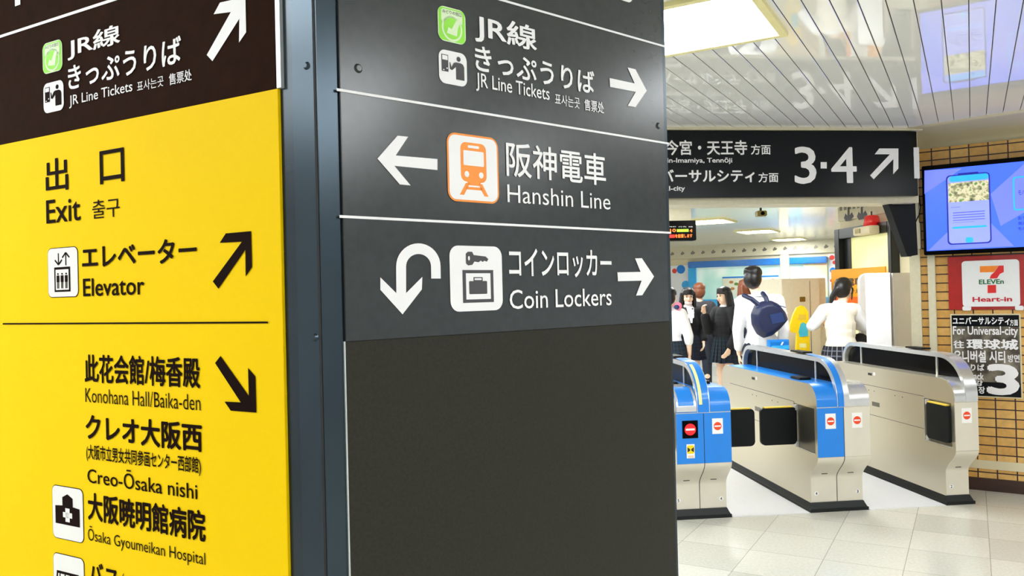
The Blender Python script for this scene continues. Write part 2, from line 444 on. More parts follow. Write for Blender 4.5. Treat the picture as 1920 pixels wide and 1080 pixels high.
# inner concourse
BCK = Plane(at_y(1400, 541, 16.3), -GA)
b0, b1 = BCK.uv(1180, 541)[0], BCK.uv(1640, 541)[0]
struct('wall_back', 'cream wall behind the shop window', box(b0 - 4, b1 + 3, 0, 0.2, 0, CEIL_IN + 0.3), 'cream', BCK.O, BCK.ang)
INR = Plane(at_y(1690, 537, 8.0), R(-85))
i0 = INR.uv(1577, 500)[0]
struct('wall_inner', 'cream inner wall with station office window', box(i0, 0.9, 0, 0.2, 0, CEIL_IN + 0.3), 'cream', INR.O, INR.ang)
c_in = [SGN.O + SGN.eu * (u_l - 4) - SGN.n * 0.25, SGN.O + SGN.eu * (u_r + 3.0) - SGN.n * 0.25, Vector((12, 20, 0)), Vector((-6, 21, 0))]
struct('ceiling_inner', 'glossy cream ceiling beyond the gates', out_of(c_in, CEIL_IN, CEIL_IN + 0.06), 'ceiling_inner')

# ------------------------------------------------------------------ ceiling lights
def ceiling_light(c, la, lb, z, label, M, group):
    t = thing('ceiling_light', label, 'light', (c.x, c.y, z), -GA, group)
    bm = bmesh.new()
    for x0, x1, y0, y1 in ((-la / 2 - .035, la / 2 + .035, -lb / 2 - .035, -lb / 2), (-la / 2 - .035, la / 2 + .035, lb / 2, lb / 2 + .035), (-la / 2 - .035, -la / 2, -lb / 2, lb / 2), (la / 2, la / 2 + .035, -lb / 2, lb / 2)):
        add_box(bm, x0, x1, y0, y1, -0.02, 0.0)
    link('frame', fin(bm), 'lamp_frame', t)
    link('diffuser', box(-la / 2, la / 2, -lb / 2, lb / 2, -0.012, -0.002), M, t)
    return t
corner = at_z(1478, 60, CEIL)
c00 = Vector((corner.x, corner.y, 0)) + GL * 0.655 - GS * 0.345
ceiling_light(c00, 1.24, 0.62, CEIL, 'large bright ceiling panel just right of the dark pillar', 'lamp', None)
for X, Y in ((3.25, 2.05), (3.0, 0.0), (4.2, -0.6), (5.2, 0.6), (1.2, -1.2), (3.6, -2.6), (5.3, 3.0)):  # unseen panels added to light the pillar and put glare on its grey face
    ceiling_light(Vector((X, Y, 0)), 1.24, 0.62, CEIL, 'added bright ceiling panel outside the picture', 'lamp', 'added ceiling panels outside the picture')
for X, Y in ((-1.4, 4.95), (-3.4, 6.1), (-2.4, 0.9), (-3.6, 0.2), (-4.6, 3.0)):  # unseen panels added to brighten the gate area and the pillar's corner strip
    ceiling_light(Vector((X, Y, 0)), 1.24, 0.62, CEIL, 'added bright ceiling panel hidden behind the pillar', 'lamp', 'added ceiling panels behind the pillar')
for px, py, lab in ((1330, 414, 'nearest long white light in the inner ceiling, beside the departure board'), (1420, 433, 'middle of three white lights in the inner ceiling'), (1480, 448, 'farthest white light in the inner ceiling, above the shop window')):
    c = at_z(px, py, CEIL_IN); ceiling_light(c, 0.5, 0.62, CEIL_IN, lab, 'lamp_inner', None)
for X, Y in ((0.5, 9.0), (1.6, 10.6), (1.0, 12.0), (1.0, 7.4), (-0.2, 7.6), (-1.5, 10.0), (2.6, 6.9), (6.0, 12.5)):  # unseen lights added to brighten the inner concourse
    ceiling_light(Vector((X, Y, 0)), 0.5, 0.9, CEIL_IN, 'added white light in the inner ceiling hidden behind the pillar or sign', 'lamp_inner', 'added inner ceiling lights out of view')

# ------------------------------------------------------------------ the pillar with its two sign faces
PR0 = Plane(at_y(655, 540, 1.25), R(40.5))
uC = PR0.uv(604, 540)[0]
Cn = PR0.O + PR0.eu * uC
PR, PL = Plane(Cn, R(40.5)), Plane(Cn, -GA)
wR = PR.uv(1252, 300)[0]; wL = 1.12
q = [Cn, Cn + PR.eu * wR, Cn + PR.eu * (wR - 0.25) - PR.n * 0.75, Cn - PL.eu * (wL - 0.1) - PL.n * 0.8, Cn - PL.eu * wL]
struct('pillar', 'dark metal clad pillar', prism_z([(p.x, p.y) for p in q], 0, CEIL + 0.02), 'cladding')
# the corner angle and its rivets
ct = thing('corner_guard', 'dark riveted metal corner strip between the yellow and grey sign faces', 'corner guard', tuple(Cn))
ul = PL.uv(553, 300)[0]; ur = PR.uv(634, 300)[0]
loop = [Cn + PL.eu * ul + PL.n * 0.002, Cn + (PL.n + PR.n).normalized() * 0.0026, Cn + PR.eu * ur + PR.n * 0.002,
        Cn + PR.eu * ur + PR.n * 0.0002, Cn + (PL.n + PR.n).normalized() * 0.0002, Cn + PL.eu * ul + PL.n * 0.0002]
link('angle_plate', prism_z([((p - Cn).x, (p - Cn).y) for p in loop], 0.0, CEIL), 'trim_metal', ct)
for pl, px, py in ((PL, 577, 124), (PL, 593, 632)):
    u, v = pl.uv(px, py); p = pl.eu * u + pl.n * 0.002 + Vector((0, 0, v))
    link('rivet', cyl(p, p + pl.n * 0.004, 0.0065, 0.0035, 12), 'trim_metal', ct)
g = Cn * 0 + PL.eu * PL.uv(602, 540)[0] * 0
link('fold_line', prism_z([((p).x, (p).y) for p in (PL.eu * -0.006 + PL.n * 0.0026, PL.eu * -0.001 + PL.n * 0.0030, PL.eu * -0.001, PL.eu * -0.006)], 0.0, CEIL), 'seam', ct)

def picto(parent, pl, BL, TR, base, rim=None, r=0.013, off=0.0014):
    u0, v0 = pl.uv(*BL); u1, v1 = pl.uv(*TR)
    o = None
    if rim:
        link('pictogram_rim', flats([rrect(u0 - 0.0014, u1 + 0.0014, v0 - 0.0014, v1 + 0.0014, r + .0014)], off - 0.0004), rim, parent)
    o = link('pictogram', flats([rrect(u0, u1, v0, v1, r)], off), base, parent)
    mp = lambda pts: [(u0 + x * (u1 - u0), v0 + y * (v1 - v0)) for x, y in pts]
    return o, mp
def sym(o, mp, polys, M, off=0.0020, name='symbol'):
    return link(name, flats([mp(p) for p in polys], off), M, o)

def band(o, mp, pts, wd, M, off=0.002):
    pl_ = []
    for a, b in zip(pts, pts[1:]):
        dx, dy = b[0] - a[0], b[1] - a[1]; L = math.hypot(dx, dy); nx, ny = -dy / L * wd / 2, dx / L * wd / 2
        pl_.append([(a[0] + nx, a[1] + ny), (a[0] - nx, a[1] - ny), (b[0] - nx, b[1] - ny), (b[0] + nx, b[1] + ny)])
    return sym(o, mp, pl_, M, off)

def green_window(parent, pl, BL, TR):
    o, mp = picto(parent, pl, BL, TR, 'pale_green')
    sym(o, mp, [rrect(.03, .97, .03, .97, .12)], 'green', .0017, 'field')
    sym(o, mp, [rrect(.12, .88, .55, .93, .08), disc(.5, .40, .37, 32)], 'pale_green', .0020, 'field')
    sym(o, mp, [disc(.5, .40, .31, 32)], 'green', .0023)
    sym(o, mp, [[(.30, .24), (.66, .20), (.70, .42), (.78, .62), (.66, .68), (.56, .52), (.48, .38), (.36, .42)]], 'pale_green', .0026)
    u0, v0 = pl.uv(*BL); u1, v1 = pl.uv(*TR); W, H = u1 - u0, v1 - v0
    txt(o, 'みどりの窓口', u0 + .16 * W, u0 + .84 * W, v0 + .80 * H, v0 + .91 * H, 'ink', .0027)
def ticket_icon(parent, pl, BL, TR, ink):
    o, mp = picto(parent, pl, BL, TR, 'white_vinyl')
    sym(o, mp, [rect(.09, .33, .36, .86)], ink, .0018)
    sym(o, mp, [rect(.115, .305, .70, .835)], 'white_vinyl', .0022)
    sym(o, mp, [disc(.28, .46, .025, 10), disc(.16, .40, .03, 10, .015)], 'white_vinyl', .0022)
    sym(o, mp, [disc(.70, .80, .075, 20), [(.60, .18), (.90, .18), (.90, .58), (.86, .66), (.78, .69), (.60, .69), (.52, .66), (.44, .52), (.40, .66), (.37, .66), (.38, .46), (.46, .43), (.60, .55)]], ink, .0018)

# --- right face: grey sign
RS = thing('direction_sign', 'dark grey sign panel with train and coin locker arrows on right pillar face', 'sign', tuple(PR.O), PR.ang)
pu0, pu1 = PR.uv(637, 300)[0], PR.uv(1243, 300)[0]
vbot = PR.uv(950, 621)[1]
link('panel', box(pu0, pu1, -0.006, -0.0, vbot, 2.5, 0.0008), 'sign_grey', RS)
OR = 0.0072
for p0, p1, th in (((627, 170), (1250, 270), .0042), ((646, 407), (1250, 437), .0042), ((926, 0), (1241, 88), .0042)):
    v = (PR.uv(*p0)[1] + PR.uv(*p1)[1]) / 2
    a = PR.uv(627, 170)[0]; b = PR.uv(1249, 270)[0]
    link('divider_line', flats([rect(a, b, v - th / 2, v + th / 2)], OR), 'white_vinyl', RS)
for px, py in ((668, 130), (1230, 237)):
    u, v = PR.uv(px, py); link('screw', cyl((u, -0.006, v), (u, -0.0095, v), 0.0075, 0.0045, 14), 'sign_grey', RS)
def rtx(s, BL, TR, wt=0.0): return ptxt(RS, PR, s, BL, TR, 'white_vinyl', OR, wt)
rtx('JR線', (886, 79), (1001, 53), .018)
rtx('きっぷうりば', (886, 133), (1109, 136), .018)
rtx('JR Line Tickets', (888, 172), (1025, 165), .006)
rtx('표사는곳', (1036, 197), (1082, 185))
rtx('售票处', (1091, 208), (1127, 193.5), .01)
rtx('阪神電車', (945, 331), (1130, 291), .012)
rtx('Hanshin Line', (947, 380), (1139, 364), -.002)
rtx('コインロッカー', (950, 521), (1141, 470), .016)
rtx('Coin Lockers', (951, 580), (1141, 540), .004)
ppoly(RS, PR, crop([(1565, 430), (1702, 459), (1663, 372), (1706, 382), (1768, 498), (1707, 588), (1664, 581), (1708, 505), (1568, 478)], 2.909, 600, 0), 'white_vinyl', OR)
ppoly(RS, PR, crop([(503, 204), (302, 187), (362, 97), (311, 92), (214, 202), (322, 326), (374, 331), (296, 237), (503, 257)], 2.572, 620, 220), 'white_vinyl', OR)
ppoly(RS, PR, crop([(1370, 748), (1482, 746), (1455, 681), (1488, 680), (1547, 768), (1490, 858), (1460, 860), (1487, 788), (1373, 791)], 2.572, 620, 220), 'white_vinyl', OR)
_o = [(411 + 107 * math.cos(R(t)), 720 - 111 * math.sin(R(t))) for t in range(0, 181, 10)]
_i = [(412 + 60 * math.cos(R(t)), 720 - 60 * math.sin(R(t))) for t in range(180, -1, -10)]
ppoly(RS, PR, crop([(473, 778), (519, 778)] + _o + [(305, 848), (228, 772), (228, 832), (335, 950), (428, 830), (430, 770), (352, 848)] + _i, 2.572, 620, 220), 'white_vinyl', OR)
class Off:                                   # same plane, but decals sit on the raised panel
    def __init__(s, pl): s.uv = pl.uv
_f = flats
def flats_r(polys, off): return _f(polys, off + 0.0058)
flats = flats_r
_t = txt
def txt_r(parent, s, u0, u1, v0, v1, M, off=0.0014, weight=0.0, name='lettering', shear=0.0): return _t(parent, s, u0, u1, v0, v1, M, off + 0.0058, weight, name, shear)
txt = txt_r
green_window(RS, PR, (817, 76), (867.5, 24))
ticket_icon(RS, PR, (819, 156), (870, 104), 'grey_ink')
def train_icon():
    o, mp = picto(RS, PR, (835.5, 377), (928.5, 261), 'orange', None, .018)
    sym(o, mp, [rrect(.03, .97, .03, .97, .12)], 'white_vinyl', .0018, 'field')
    sym(o, mp, [rrect(.25, .75, .30, .88, .10), [(.32, .36), (.38, .30), (.62, .30), (.68, .36), (.60, .25), (.40, .25)],
                [(.34, .28), (.42, .28), (.30, .10), (.22, .10)], [(.58, .28), (.66, .28), (.78, .10), (.70, .10)], rect(.34, .66, .185, .225)], 'orange', .0021)
    sym(o, mp, [rrect(.39, .61, .80, .84, .015), rrect(.30, .70, .54, .76, .02), disc(.36, .41, .045), disc(.64, .41, .045)], 'white_vinyl', .0025)
train_icon()
def locker_icon():
    o, mp = picto(RS, PR, (840.5, 585), (935.5, 463), 'white_vinyl', None, .018)
    sym(o, mp, [rect(.23, .82, .13, .63)], 'grey_ink', .0018)
    sym(o, mp, [rect(.29, .76, .18, .58)], 'white_vinyl', .0021)
    sym(o, mp, [rrect(.345, .69, .26, .46, .015), rect(.43, .605, .46, .475), rect(.43, .45, .45, .52), rect(.585, .605, .45, .52), rect(.43, .605, .505, .52)], 'grey_ink', .0024)
    sym(o, mp, [[(.30, .88), (.34, .91), (.42, .91), (.45, .86), (.68, .84), (.73, .80), (.70, .76), (.65, .775), (.62, .755), (.58, .775), (.54, .75), (.46, .76), (.42, .71), (.34, .70), (.30, .73)]], 'grey_ink', .0018)
    sym(o, mp, [disc(.355, .81, .018, 12, .035)], 'white_vinyl', .0021)
locker_icon()
u1_, v0_ = PR.uv(1182, 9)
link('pictogram', flats([rrect(u1_ - .13, u1_, v0_, v0_ + .12, .016)], .0014), 'white_vinyl', RS)
flats, txt = _f, _t
# lower dark board
LS = thing('blank_panel', 'blank dark lower board under the grey pillar sign', 'panel', tuple(PR.O), PR.ang)
link('panel', box(pu0, pu1 + .006, -0.004, -0.0, 0.05, vbot - 0.0005, 0.0006), 'panel_dark', LS)
for px, py in ((1247, 600), (660, 622)): pass
link('edge_strip', box(pu0 - 0.0025, pu0, -0.005, 0.0, 0.05, vbot), 'edge_light', LS)

# --- left face: brown and yellow sign
YS = thing('exit_sign', 'yellow exit sign with brown top on left pillar face', 'sign', tuple(PL.O), PL.ang)
yu1 = PL.uv(529, 300)[0]
vmid = (PL.uv(0, 273)[1] + PL.uv(523, 169)[1]) / 2
link('panel', box(-wL + .01, yu1, -0.006, 0, 0.3, vmid, 0.0006), 'sign_yellow', YS)
link('header_panel', box(-wL + .01, yu1 - 0.001, -0.006, 0, vmid + 0.0003, 2.6, 0.0006), 'sign_brown', YS)
link('edge_strip', box(yu1 - 0.001, yu1 + 0.008, -0.007, 0, vmid + 0.0003, 2.6), 'edge_light', YS)
def ltx(s, BL, TR, wt=0.0, M='black_vinyl', sh=0): return ptxt(YS, PL, s, BL, TR, M, OR, wt)
W_ = 'white_vinyl'
ltx('JR線', (134, 116), (231.7, 45), .018, W_)
ltx('きっぷうりば', (135, 171), (346, 68), .018, W_)
ltx('JR Line Tickets', (137, 205), (255, 153), .006, W_)
ltx('표사는곳', (264, 174), (313, 143), 0, W_)
ltx('售票处', (324, 162), (366, 130.5), .01, W_)
ltx('出', (93, 362), (134, 293.5), .012)
ltx('口', (194.5, 347), (239, 277), .012)
ltx('Exit', (94, 420.5), (157, 368), .008)
ltx('출구', (180, 411.6), (231, 370))
ltx('エレベーター', (161, 504), (375, 444), .026)
ltx('Elevator', (163, 556), (277, 517), .01)
ltx('此花会館/梅香殿', (166, 716), (381, 669), .022)
ltx('Konohana Hall/Baika-den', (167, 753), (382, 739), -.004)
ltx('クレオ大阪西', (168, 823), (385, 793), .028)
ltx('(大阪市立男女共同参画センター西部館)', (169, 863), (383, 856), .014)
ltx('Creo-Ōsaka nishi', (171, 903), (376, 897), .004)
ltx('大阪暁明館病院', (172, 973), (391, 956), .026)
ltx('Ōsaka Gyoumeikan Hospital', (172, 1017), (391, 1027), -.002)
ltx('バス', (174, 1096), (228, 1062), .016)
ltx('(', (235, 1112), (239, 1073), .0)
ppoly(YS, PL, crop([(1183, 315), (1318, 75), (1222, 87), (1257, 22), (1400, -10), (1404, 188), (1364, 246), (1366, 112), (1215, 350)], 3, 0, 0), W_, OR)
ppoly(YS, PL, crop([(1153, 818), (1308, 607), (1190, 613), (1222, 563), (1357, 551), (1362, 742), (1328, 792), (1326, 650), (1183, 857)], 2.843, 0, 240), 'black_vinyl', OR)
ppoly(YS, PL, crop([(922, 180), (945, 150), (1064, 318), (1061, 200), (1092, 237), (1096, 388), (988, 380), (962, 342), (1030, 345)], 2.25, 0, 600), 'black_vinyl', OR)
a, b = PL.uv(12, 607), PL.uv(509, 604); v = (a[1] + b[1]) / 2
link('divider_line', flats([rect(a[0], b[0], v - .0015, v + .0015)], OR), 'black_vinyl', YS)
a, b = PL.uv(0, 72), PL.uv(227, 0); v = (a[1] + b[1]) / 2
link('divider_line', flats([rect(-wL + .01, yu1 - .001, v - .0028, v + .0028)], OR), W_, YS)
a = PL.uv(35, 14); b = PL.uv(45, 10)
link('lettering', flats([rect(a[0], b[0], a[1], a[1] + .06)], OR), W_, YS)
flats, txt = flats_r, txt_r
green_window(YS, PL, (87.5, 142), (123, 74))
ticket_icon(YS, PL, (89, 215), (125.5, 150), 'black_vinyl')
def lift_icon():
    o, mp = picto(YS, PL, (98, 557), (151.5, 463), 'sticker_white', 'black_vinyl', .011)
    sym(o, mp, [rect(.22, .76, .10, .61)], 'black_vinyl', .0018)
    sym(o, mp, [rect(.27, .71, .14, .56)], 'sticker_white', .0021)
    ps = []
    for k in range(3):
        c = .355 + k * .14
        ps += [disc(c, .47, .028, 12, .020), rrect(c - .05, c + .05, .30, .44, .015), rect(c - .035, c - .006, .17, .31), rect(c + .006, c + .035, .17, .31)]
    sym(o, mp, ps, 'black_vinyl', .0024)
    for c, s, y0 in ((.37, -1, .66), (.62, 1, .64)):
        y1 = .90
        tip, tail = (y1, y0) if s > 0 else (y0, y1)
        band(o, mp, [(c, tail), (c, tip)], .035, 'black_vinyl', .0018)
        band(o, mp, [(c - .12, tip - s * .10), (c, tip)], .035, 'black_vinyl', .0019)
        band(o, mp, [(c + .12, tip - s * .10), (c, tip)], .035, 'black_vinyl', .0019)
lift_icon()
def hospital_icon():
    o, mp = picto(YS, PL, (106.5, 1004), (161.5, 917), 'sticker_white', 'black_vinyl', .011)
    sym(o, mp, [[(.10, .28), (.90, .28), (.90, .62), (.68, .64), (.68, .80), (.51, .87), (.34, .80), (.34, .64), (.10, .62)]], 'black_vinyl', .0018)
    sym(o, mp, [rect(.44, .58, .34, .60), rect(.36, .66, .42, .52)], 'sticker_white', .0022)
hospital_icon()
def bus_icon():
    o, mp = picto(YS, PL, (108.5, 1130), (163.5, 1047), 'sticker_white', 'black_vinyl', .011)
    sym(o, mp, [[(.08, .2), (.92, .2), (.92, .60), (.84, .68), (.12, .68), (.08, .40)]], 'black_vinyl', .0018)
    sym(o, mp, [[(.145, .42), (.17, .63), (.21, .63), (.21, .42)]] + [rect(.25 + .17 * k, .38 + .17 * k, .42, .63) for k in range(4)], 'sticker_white', .0021)
bus_icon()
flats, txt = _f, _t

# ------------------------------------------------------------------ overhead sign
OS = thing('overhead_sign', 'long black overhead sign reading 3 and 4 with white arrow above the gates', 'sign', tuple(SGN.O), SGN.ang)
link('panel', box(u_l, SGN.uv(1711, 305)[0], -0.06, -0.001, vb, vt, 0.003), 'sign_black', OS)
ou = SGN.uv(1713, 305)
SO = Plane(SGN.O + SGN.n * 0.06, SGN.ang)
def otx(s, BL, TR, wt=0.0):
    return ptxt(OS, SO, s, BL, TR, 'white_vinyl', 0.0615, wt)
otx('新今宮・天王寺', (1221, 291), (1400.5, 263), .02)
otx('方面', (1408, 290), (1444.5, 271), .015)
otx('Shin-Imamiya, Tennōji', (1236, 308), (1372.5, 295.5), .016)
otx('ユニバーサルシティ', (1186, 343), (1414.5, 317.5), .026)
otx('方面', (1422, 342), (1459, 323.5), .015)
otx('Universal-city', (1200, 361), (1284, 348.5), .02)
otx('3', (1490, 345), (1529.5, 275), .012)
otx('4', (1559, 343.5), (1605, 276), .012)
link('lettering', flats([[SO.uv(*p) for p in ((1538.5, 304), (1550, 304), (1550, 316), (1538.5, 316))]], .0615), 'white_vinyl', OS)
ppoly(OS, SO, crop([(1502, 380), (1645, 228), (1535, 228), (1568, 186), (1706, 186), (1706, 330), (1668, 372), (1670, 262), (1528, 408)], 3.84, 1240, 230), 'white_vinyl', .0615)
a, b = SO.uv(1713, 335), SO.uv(1723, 276)
link('end_light', box(a[0] + .004, b[0], -.062, -.001, a[1], b[1], .002), 'white_panel', OS)

# black steel bracket hanging at the end of the lintel
q = [(1664, 376), (1716, 376), (1721, 478), (1703, 481)]
BR = Plane(at_y(1690, 420, 6.22), SGN.ang)
bk = thing('steel_bracket', 'black tapered steel bracket under the right end of overhead sign', 'bracket', tuple(BR.O), BR.ang)
link('web_plate', prism_y([BR.uv(*p) for p in q], 0.0, 0.05), 'black_paint', bk)
link('flange', prism_y([BR.uv(*p) for p in ((1661, 376), (1668, 376), (1707, 481), (1699, 481))], -0.015, 0.065), 'black_paint', bk)

# ------------------------------------------------------------------ things on the tiled wall
def wbox(x0, x1, y0, y1, d0, d1, pl=WAL, bev=0.0):
    a, b = pl.uv(x0, y1), pl.uv(x1, y0); return box(a[0], b[0], -d1, -d0, a[1], b[1], bev)
TVP = Plane(WAL.O + WAL.n * 0.12, WAL.ang)
tv = thing('wall_screen', 'blue advertising screen with phone picture on the tiled wall', 'screen', tuple(TVP.O), TVP.ang)
s0, s1 = TVP.uv(1735.5, 395)[0], TVP.uv(1735.5, 395)[0] + 1.12
sb, stp = TVP.uv(1737, 471)[1], TVP.uv(1733, 320)[1]
link('bezel', box(s0 - .02, s1 + .02, -.0, .07, sb - .03, stp + .035, .004), 'black_gloss', tv)
link('mount', box(s0 + .4, s0 + .75, .07, .118, sb + .15, stp - .15), 'black_paint', tv)
mat('screen_blue', (62, 100, 255), 0.2, var=0.10, scale=2.2, emit=1.0)
scr = link('screen', box(s0, s1, -.002, .0, sb, stp), 'screen_blue', tv)
mat('screen_violet', (104, 118, 250), 0.3, var=0.04, scale=3, emit=1.0)
mat('screen_navy', (34, 44, 160), 0.3, emit=0.5)
mat('screen_cyan', (40, 160, 250), 0.3, emit=1.0, var=.1, scale=8)
mat('screen_pale', (132, 144, 250), 0.3, emit=1.0, var=.04, scale=6)
mat('screen_grey', (96, 106, 220), 0.3, emit=0.8)
blotch('screen_photo', [(0.3, (60, 70, 60)), (0.45, (150, 150, 110)), (0.55, (210, 200, 170)), (0.7, (90, 130, 60))], 26, emit=0.9)
def tpoly(pts, M, off, name='graphic'): return link(name, flats([[TVP.uv(*p) for p in crop(pts, 3.177, 1700, 260)]], off), M, scr)
tpoly([(106, 420), (106, 190), (330, 178), (106, 330)], 'screen_violet', .003)
tpoly([(130, 666), (240, 560), (500, 500), (640, 640)], 'screen_violet', .003)
tpoly([(500, 330), (700, 150), (700, 440), (560, 520)], 'screen_violet', .003)
def tr(x0, x1, y0, y1, r, M, off, name='graphic'):
    a = TVP.uv(*crop([(x0, y1)], 3.177, 1700, 260)[0]); b = TVP.uv(*crop([(x1, y0)], 3.177, 1700, 260)[0])
    return link(name, flats([rrect(a[0], b[0], a[1], b[1], r)], off), M, scr)
tr(245, 495, 197, 634, .028, 'screen_navy', .0034)
tr(254, 487, 205, 626, .024, 'screen_pale', .0038)
tr(254, 487, 205, 260, .02, 'screen_cyan', .0042)
tr(250, 488, 246, 382, .001, 'screen_photo', .0046)
tr(304, 428, 196, 216, .008, 'screen_navy', .005)
tr(271, 477, 514, 538, .01, 'screen_cyan', .0042)
tr(352, 396, 586, 620, .012, 'screen_cyan', .0042)
for k in range(5): tr(276, 466 - (60 if k == 4 else 0), 434 + k * 15, 440 + k * 15, .001, 'screen_grey', .0042)
tr(264, 320, 405, 412, .001, 'screen_grey', .0042)
tr(636, 900, 205, 430, .02, 'screen_cyan', .0034)
tr(646, 890, 215, 420, .016, 'screen_violet', .0038)
for s, y0, y1, x1 in (('モバイル', 298, 336, 760), ('おでかけに', 455, 484, 790), ('気になる', 488, 515, 770), ('モバイル', 520, 546, 770)):
    a = TVP.uv(*crop([(664, y1)], 3.177, 1700, 260)[0]); b = TVP.uv(*crop([(x1, y0)], 3.177, 1700, 260)[0])
    txt(scr, s, a[0], b[0], a[1], b[1], 'screen_navy', .0045, .01)

# shop sign: red board, white plate
SB = thing('shop_sign', 'red board with white shop plate below the wall screen', 'sign', tuple(WAL.O), WAL.ang)
mat('sign_red', (176, 34, 28), 0.3, var=0.08, coat=0.3)
mat('logo_red', (226, 36, 34), 0.4, emit=0.0); mat('logo_orange', (250, 140, 30), 0.4); mat('logo_green', (16, 110, 60), 0.4); mat('heart_red', (200, 16, 40), 0.4)
a, b = WAL.uv(1780, 581), WAL.uv(1779, 482)
link('board', box(a[0], a[0] + .86, -.02, 0, a[1], b[1], .003), 'sign_red', SB)
c, d = WAL.uv(1806, 575), WAL.uv(1911, 486)
plate = link('plate', prism_y(rrect(c[0], d[0], c[1], d[1], .025), -.034, -.02), 'white_panel', SB)
def sp(pts, M, name='emblem'): return link(name, flats([[WAL.uv(*p) for p in crop(pts, 3.177, 1700, 260)]], .0352), M, plate)
sp([(438, 760), (548, 757), (522, 795), (439, 797)], 'logo_orange')
sp([(550, 757), (579, 756), (580, 795), (557, 806), (540, 832), (496, 834), (504, 812), (524, 795)], 'logo_red')
sp([(484, 872), (534, 871), (535, 918), (484, 920)], 'logo_red')
ptxt(plate, WAL, 'ELEVEn', crop([(433, 868)], 3.177, 1700, 260)[0], crop([(580, 836)], 3.177, 1700, 260)[0], 'logo_green', .0355, .03)
ptxt(plate, WAL, 'Heart-in', crop([(395, 972)], 3.177, 1700, 260)[0], crop([(629, 939)], 3.177, 1700, 260)[0], 'heart_red', .0355, .03)
for x in (360, 672): link('foot', prism_y(rrect(*[WAL.uv(*crop([(x - 26, 1000)], 3.177, 1700, 260)[0])[0], WAL.uv(*crop([(x + 26, 1000)], 3.177, 1700, 260)[0])[0]], c[1] - .03, c[1] + .004, .012), -.03, -.02), 'white_panel', SB)

# platform sign with 3
PS = thing('platform_sign', 'worn black and white sign with large 3 on the tiled wall', 'sign', tuple(WAL.O), WAL.ang)
a, b = WAL.uv(1786, 742), WAL.uv(1913.5, 588)
blotch('worn_vinyl', [(0.30, (24, 22, 22)), (0.46, (70, 62, 52)), (0.6, (120, 112, 96)), (0.75, (150, 142, 124))], 9, .35, 0, 5)
link('frame', box(a[0], b[0], -.012, 0, a[1], b[1], .002), 'cream', PS)
link('panel', box(a[0] + .01, b[0] - .01, -.0132, -.011, a[1] + .01, b[1] - .01), 'worn_vinyl', PS)
h_ = b[1] - a[1]
link('black_band', box(a[0] + .01, b[0] - .01, -.0138, -.0133, b[1] - h_ * .15, b[1] - .01), 'sign_black', PS)
link('black_band', box(a[0] + .01, b[0] - .01, -.0138, -.0133, a[1] + .01, a[1] + h_ * .185), 'sign_black', PS)
def wtx(s, BL, TR, wt=0.0):
    return ptxt(PS, WAL, s, crop([BL], 6, 1780, 580)[0], crop([TR], 6, 1780, 580)[0], 'white_vinyl', .0146, wt)
wtx('ユニバーサルシティ', (40, 172), (678, 84), .03); wtx('方面', (682, 184), (772, 112), .02)
wtx('For Universal-city', (44, 312), (772, 190), .022)
wtx('往', (48, 436), (168, 350), .03); wtx('環球城', (195, 446), (775, 336), .035)
wtx('유니버설 시티', (52, 590), (628, 466), .03); wtx('방면', (660, 592), (790, 510), .02)
wtx('のりば', (150, 684), (395, 616), .03); wtx('Track', (200, 786), (388, 712), .03)
wtx('승강', (200, 854), (378, 798), .03); wtx('장', (330, 945), (402, 868), .03)
wtx('3', (424, 956), (786, 618), .035)

cd = thing('conduit', 'cream cable duct running down from the wall screen', 'cable duct', tuple(WAL.O), WAL.ang)
a = WAL.uv(1740, 500)[0]; b = WAL.uv(1754, 500)[0]
link('duct', box(a, b, -.03, -.0, .25, sb - .03, .003), 'cream_trim', cd)
JB = Plane(WAL.O + WAL.n * 0.03, WAL.ang)
jb = thing('junction_box', 'pale grey junction box left of the wall screen', 'box', tuple(JB.O), JB.ang)
a, b = JB.uv(1708, 468), JB.uv(1727, 418)
link('housing', box(a[0], b[0], -.07, 0, a[1], b[1], .004), 'beige_panel', jb)
bm = bmesh.new()
pts = [(b[0] - .04, -.03, b[1]), (b[0] - .01, -.035, b[1] + .06), (b[0] + .0, -.03, b[1] + .13), (b[0] - .01, -.02, b[1] + .22)]
for p, q_ in zip(pts, pts[1:]): add_cyl(bm, p, q_, .006, n=8)
link('cable', fin(bm), 'black_paint', jb)

# ------------------------------------------------------------------ ticket gates
GL_ = 1.80                                            # gate length
def arc(cy, cz, r, a0, a1, n=14): return [(cy + r * math.cos(R(a0 + (a1 - a0) * k / n)), cz + r * math.sin(R(a0 + (a1 - a0) * k / n))) for k in range(n + 1)]
def front_curve(y_in=0.12, y_out=0.0, z0=0.23, z1=0.40, n=10):
    return [(y_in + (y_out - y_in) * (lambda t: t * t * (3 - 2 * t))(k / n), z0 + (z1 - z0) * k / n) for k in range(n + 1)]
TOP = 0.90
FRONT = [(0.12, 0.06)] + front_curve() + [(0.0, 0.745)] + arc(0.13, 0.77, 0.13, 180, 90)
BACK = [(GL_ - y, z) for y, z in FRONT][::-1]
PROFILE = FRONT + BACK
def shell(path, x0, x1, t=0.003):
    """thin cover lying on a stretch of the profile (path of (y,z), outside on the left)"""
    out = []
    for i, p in enumerate(path):
        a = path[max(0, i - 1)]; b = path[min(len(path) - 1, i + 1)]
        dy, dz = b[0] - a[0], b[1] - a[1]; L = math.hypot(dy, dz)
        out.append((p[0] - dz / L * t, p[1] + dy / L * t))
    return prism_x(out + path[::-1], x0, x1)
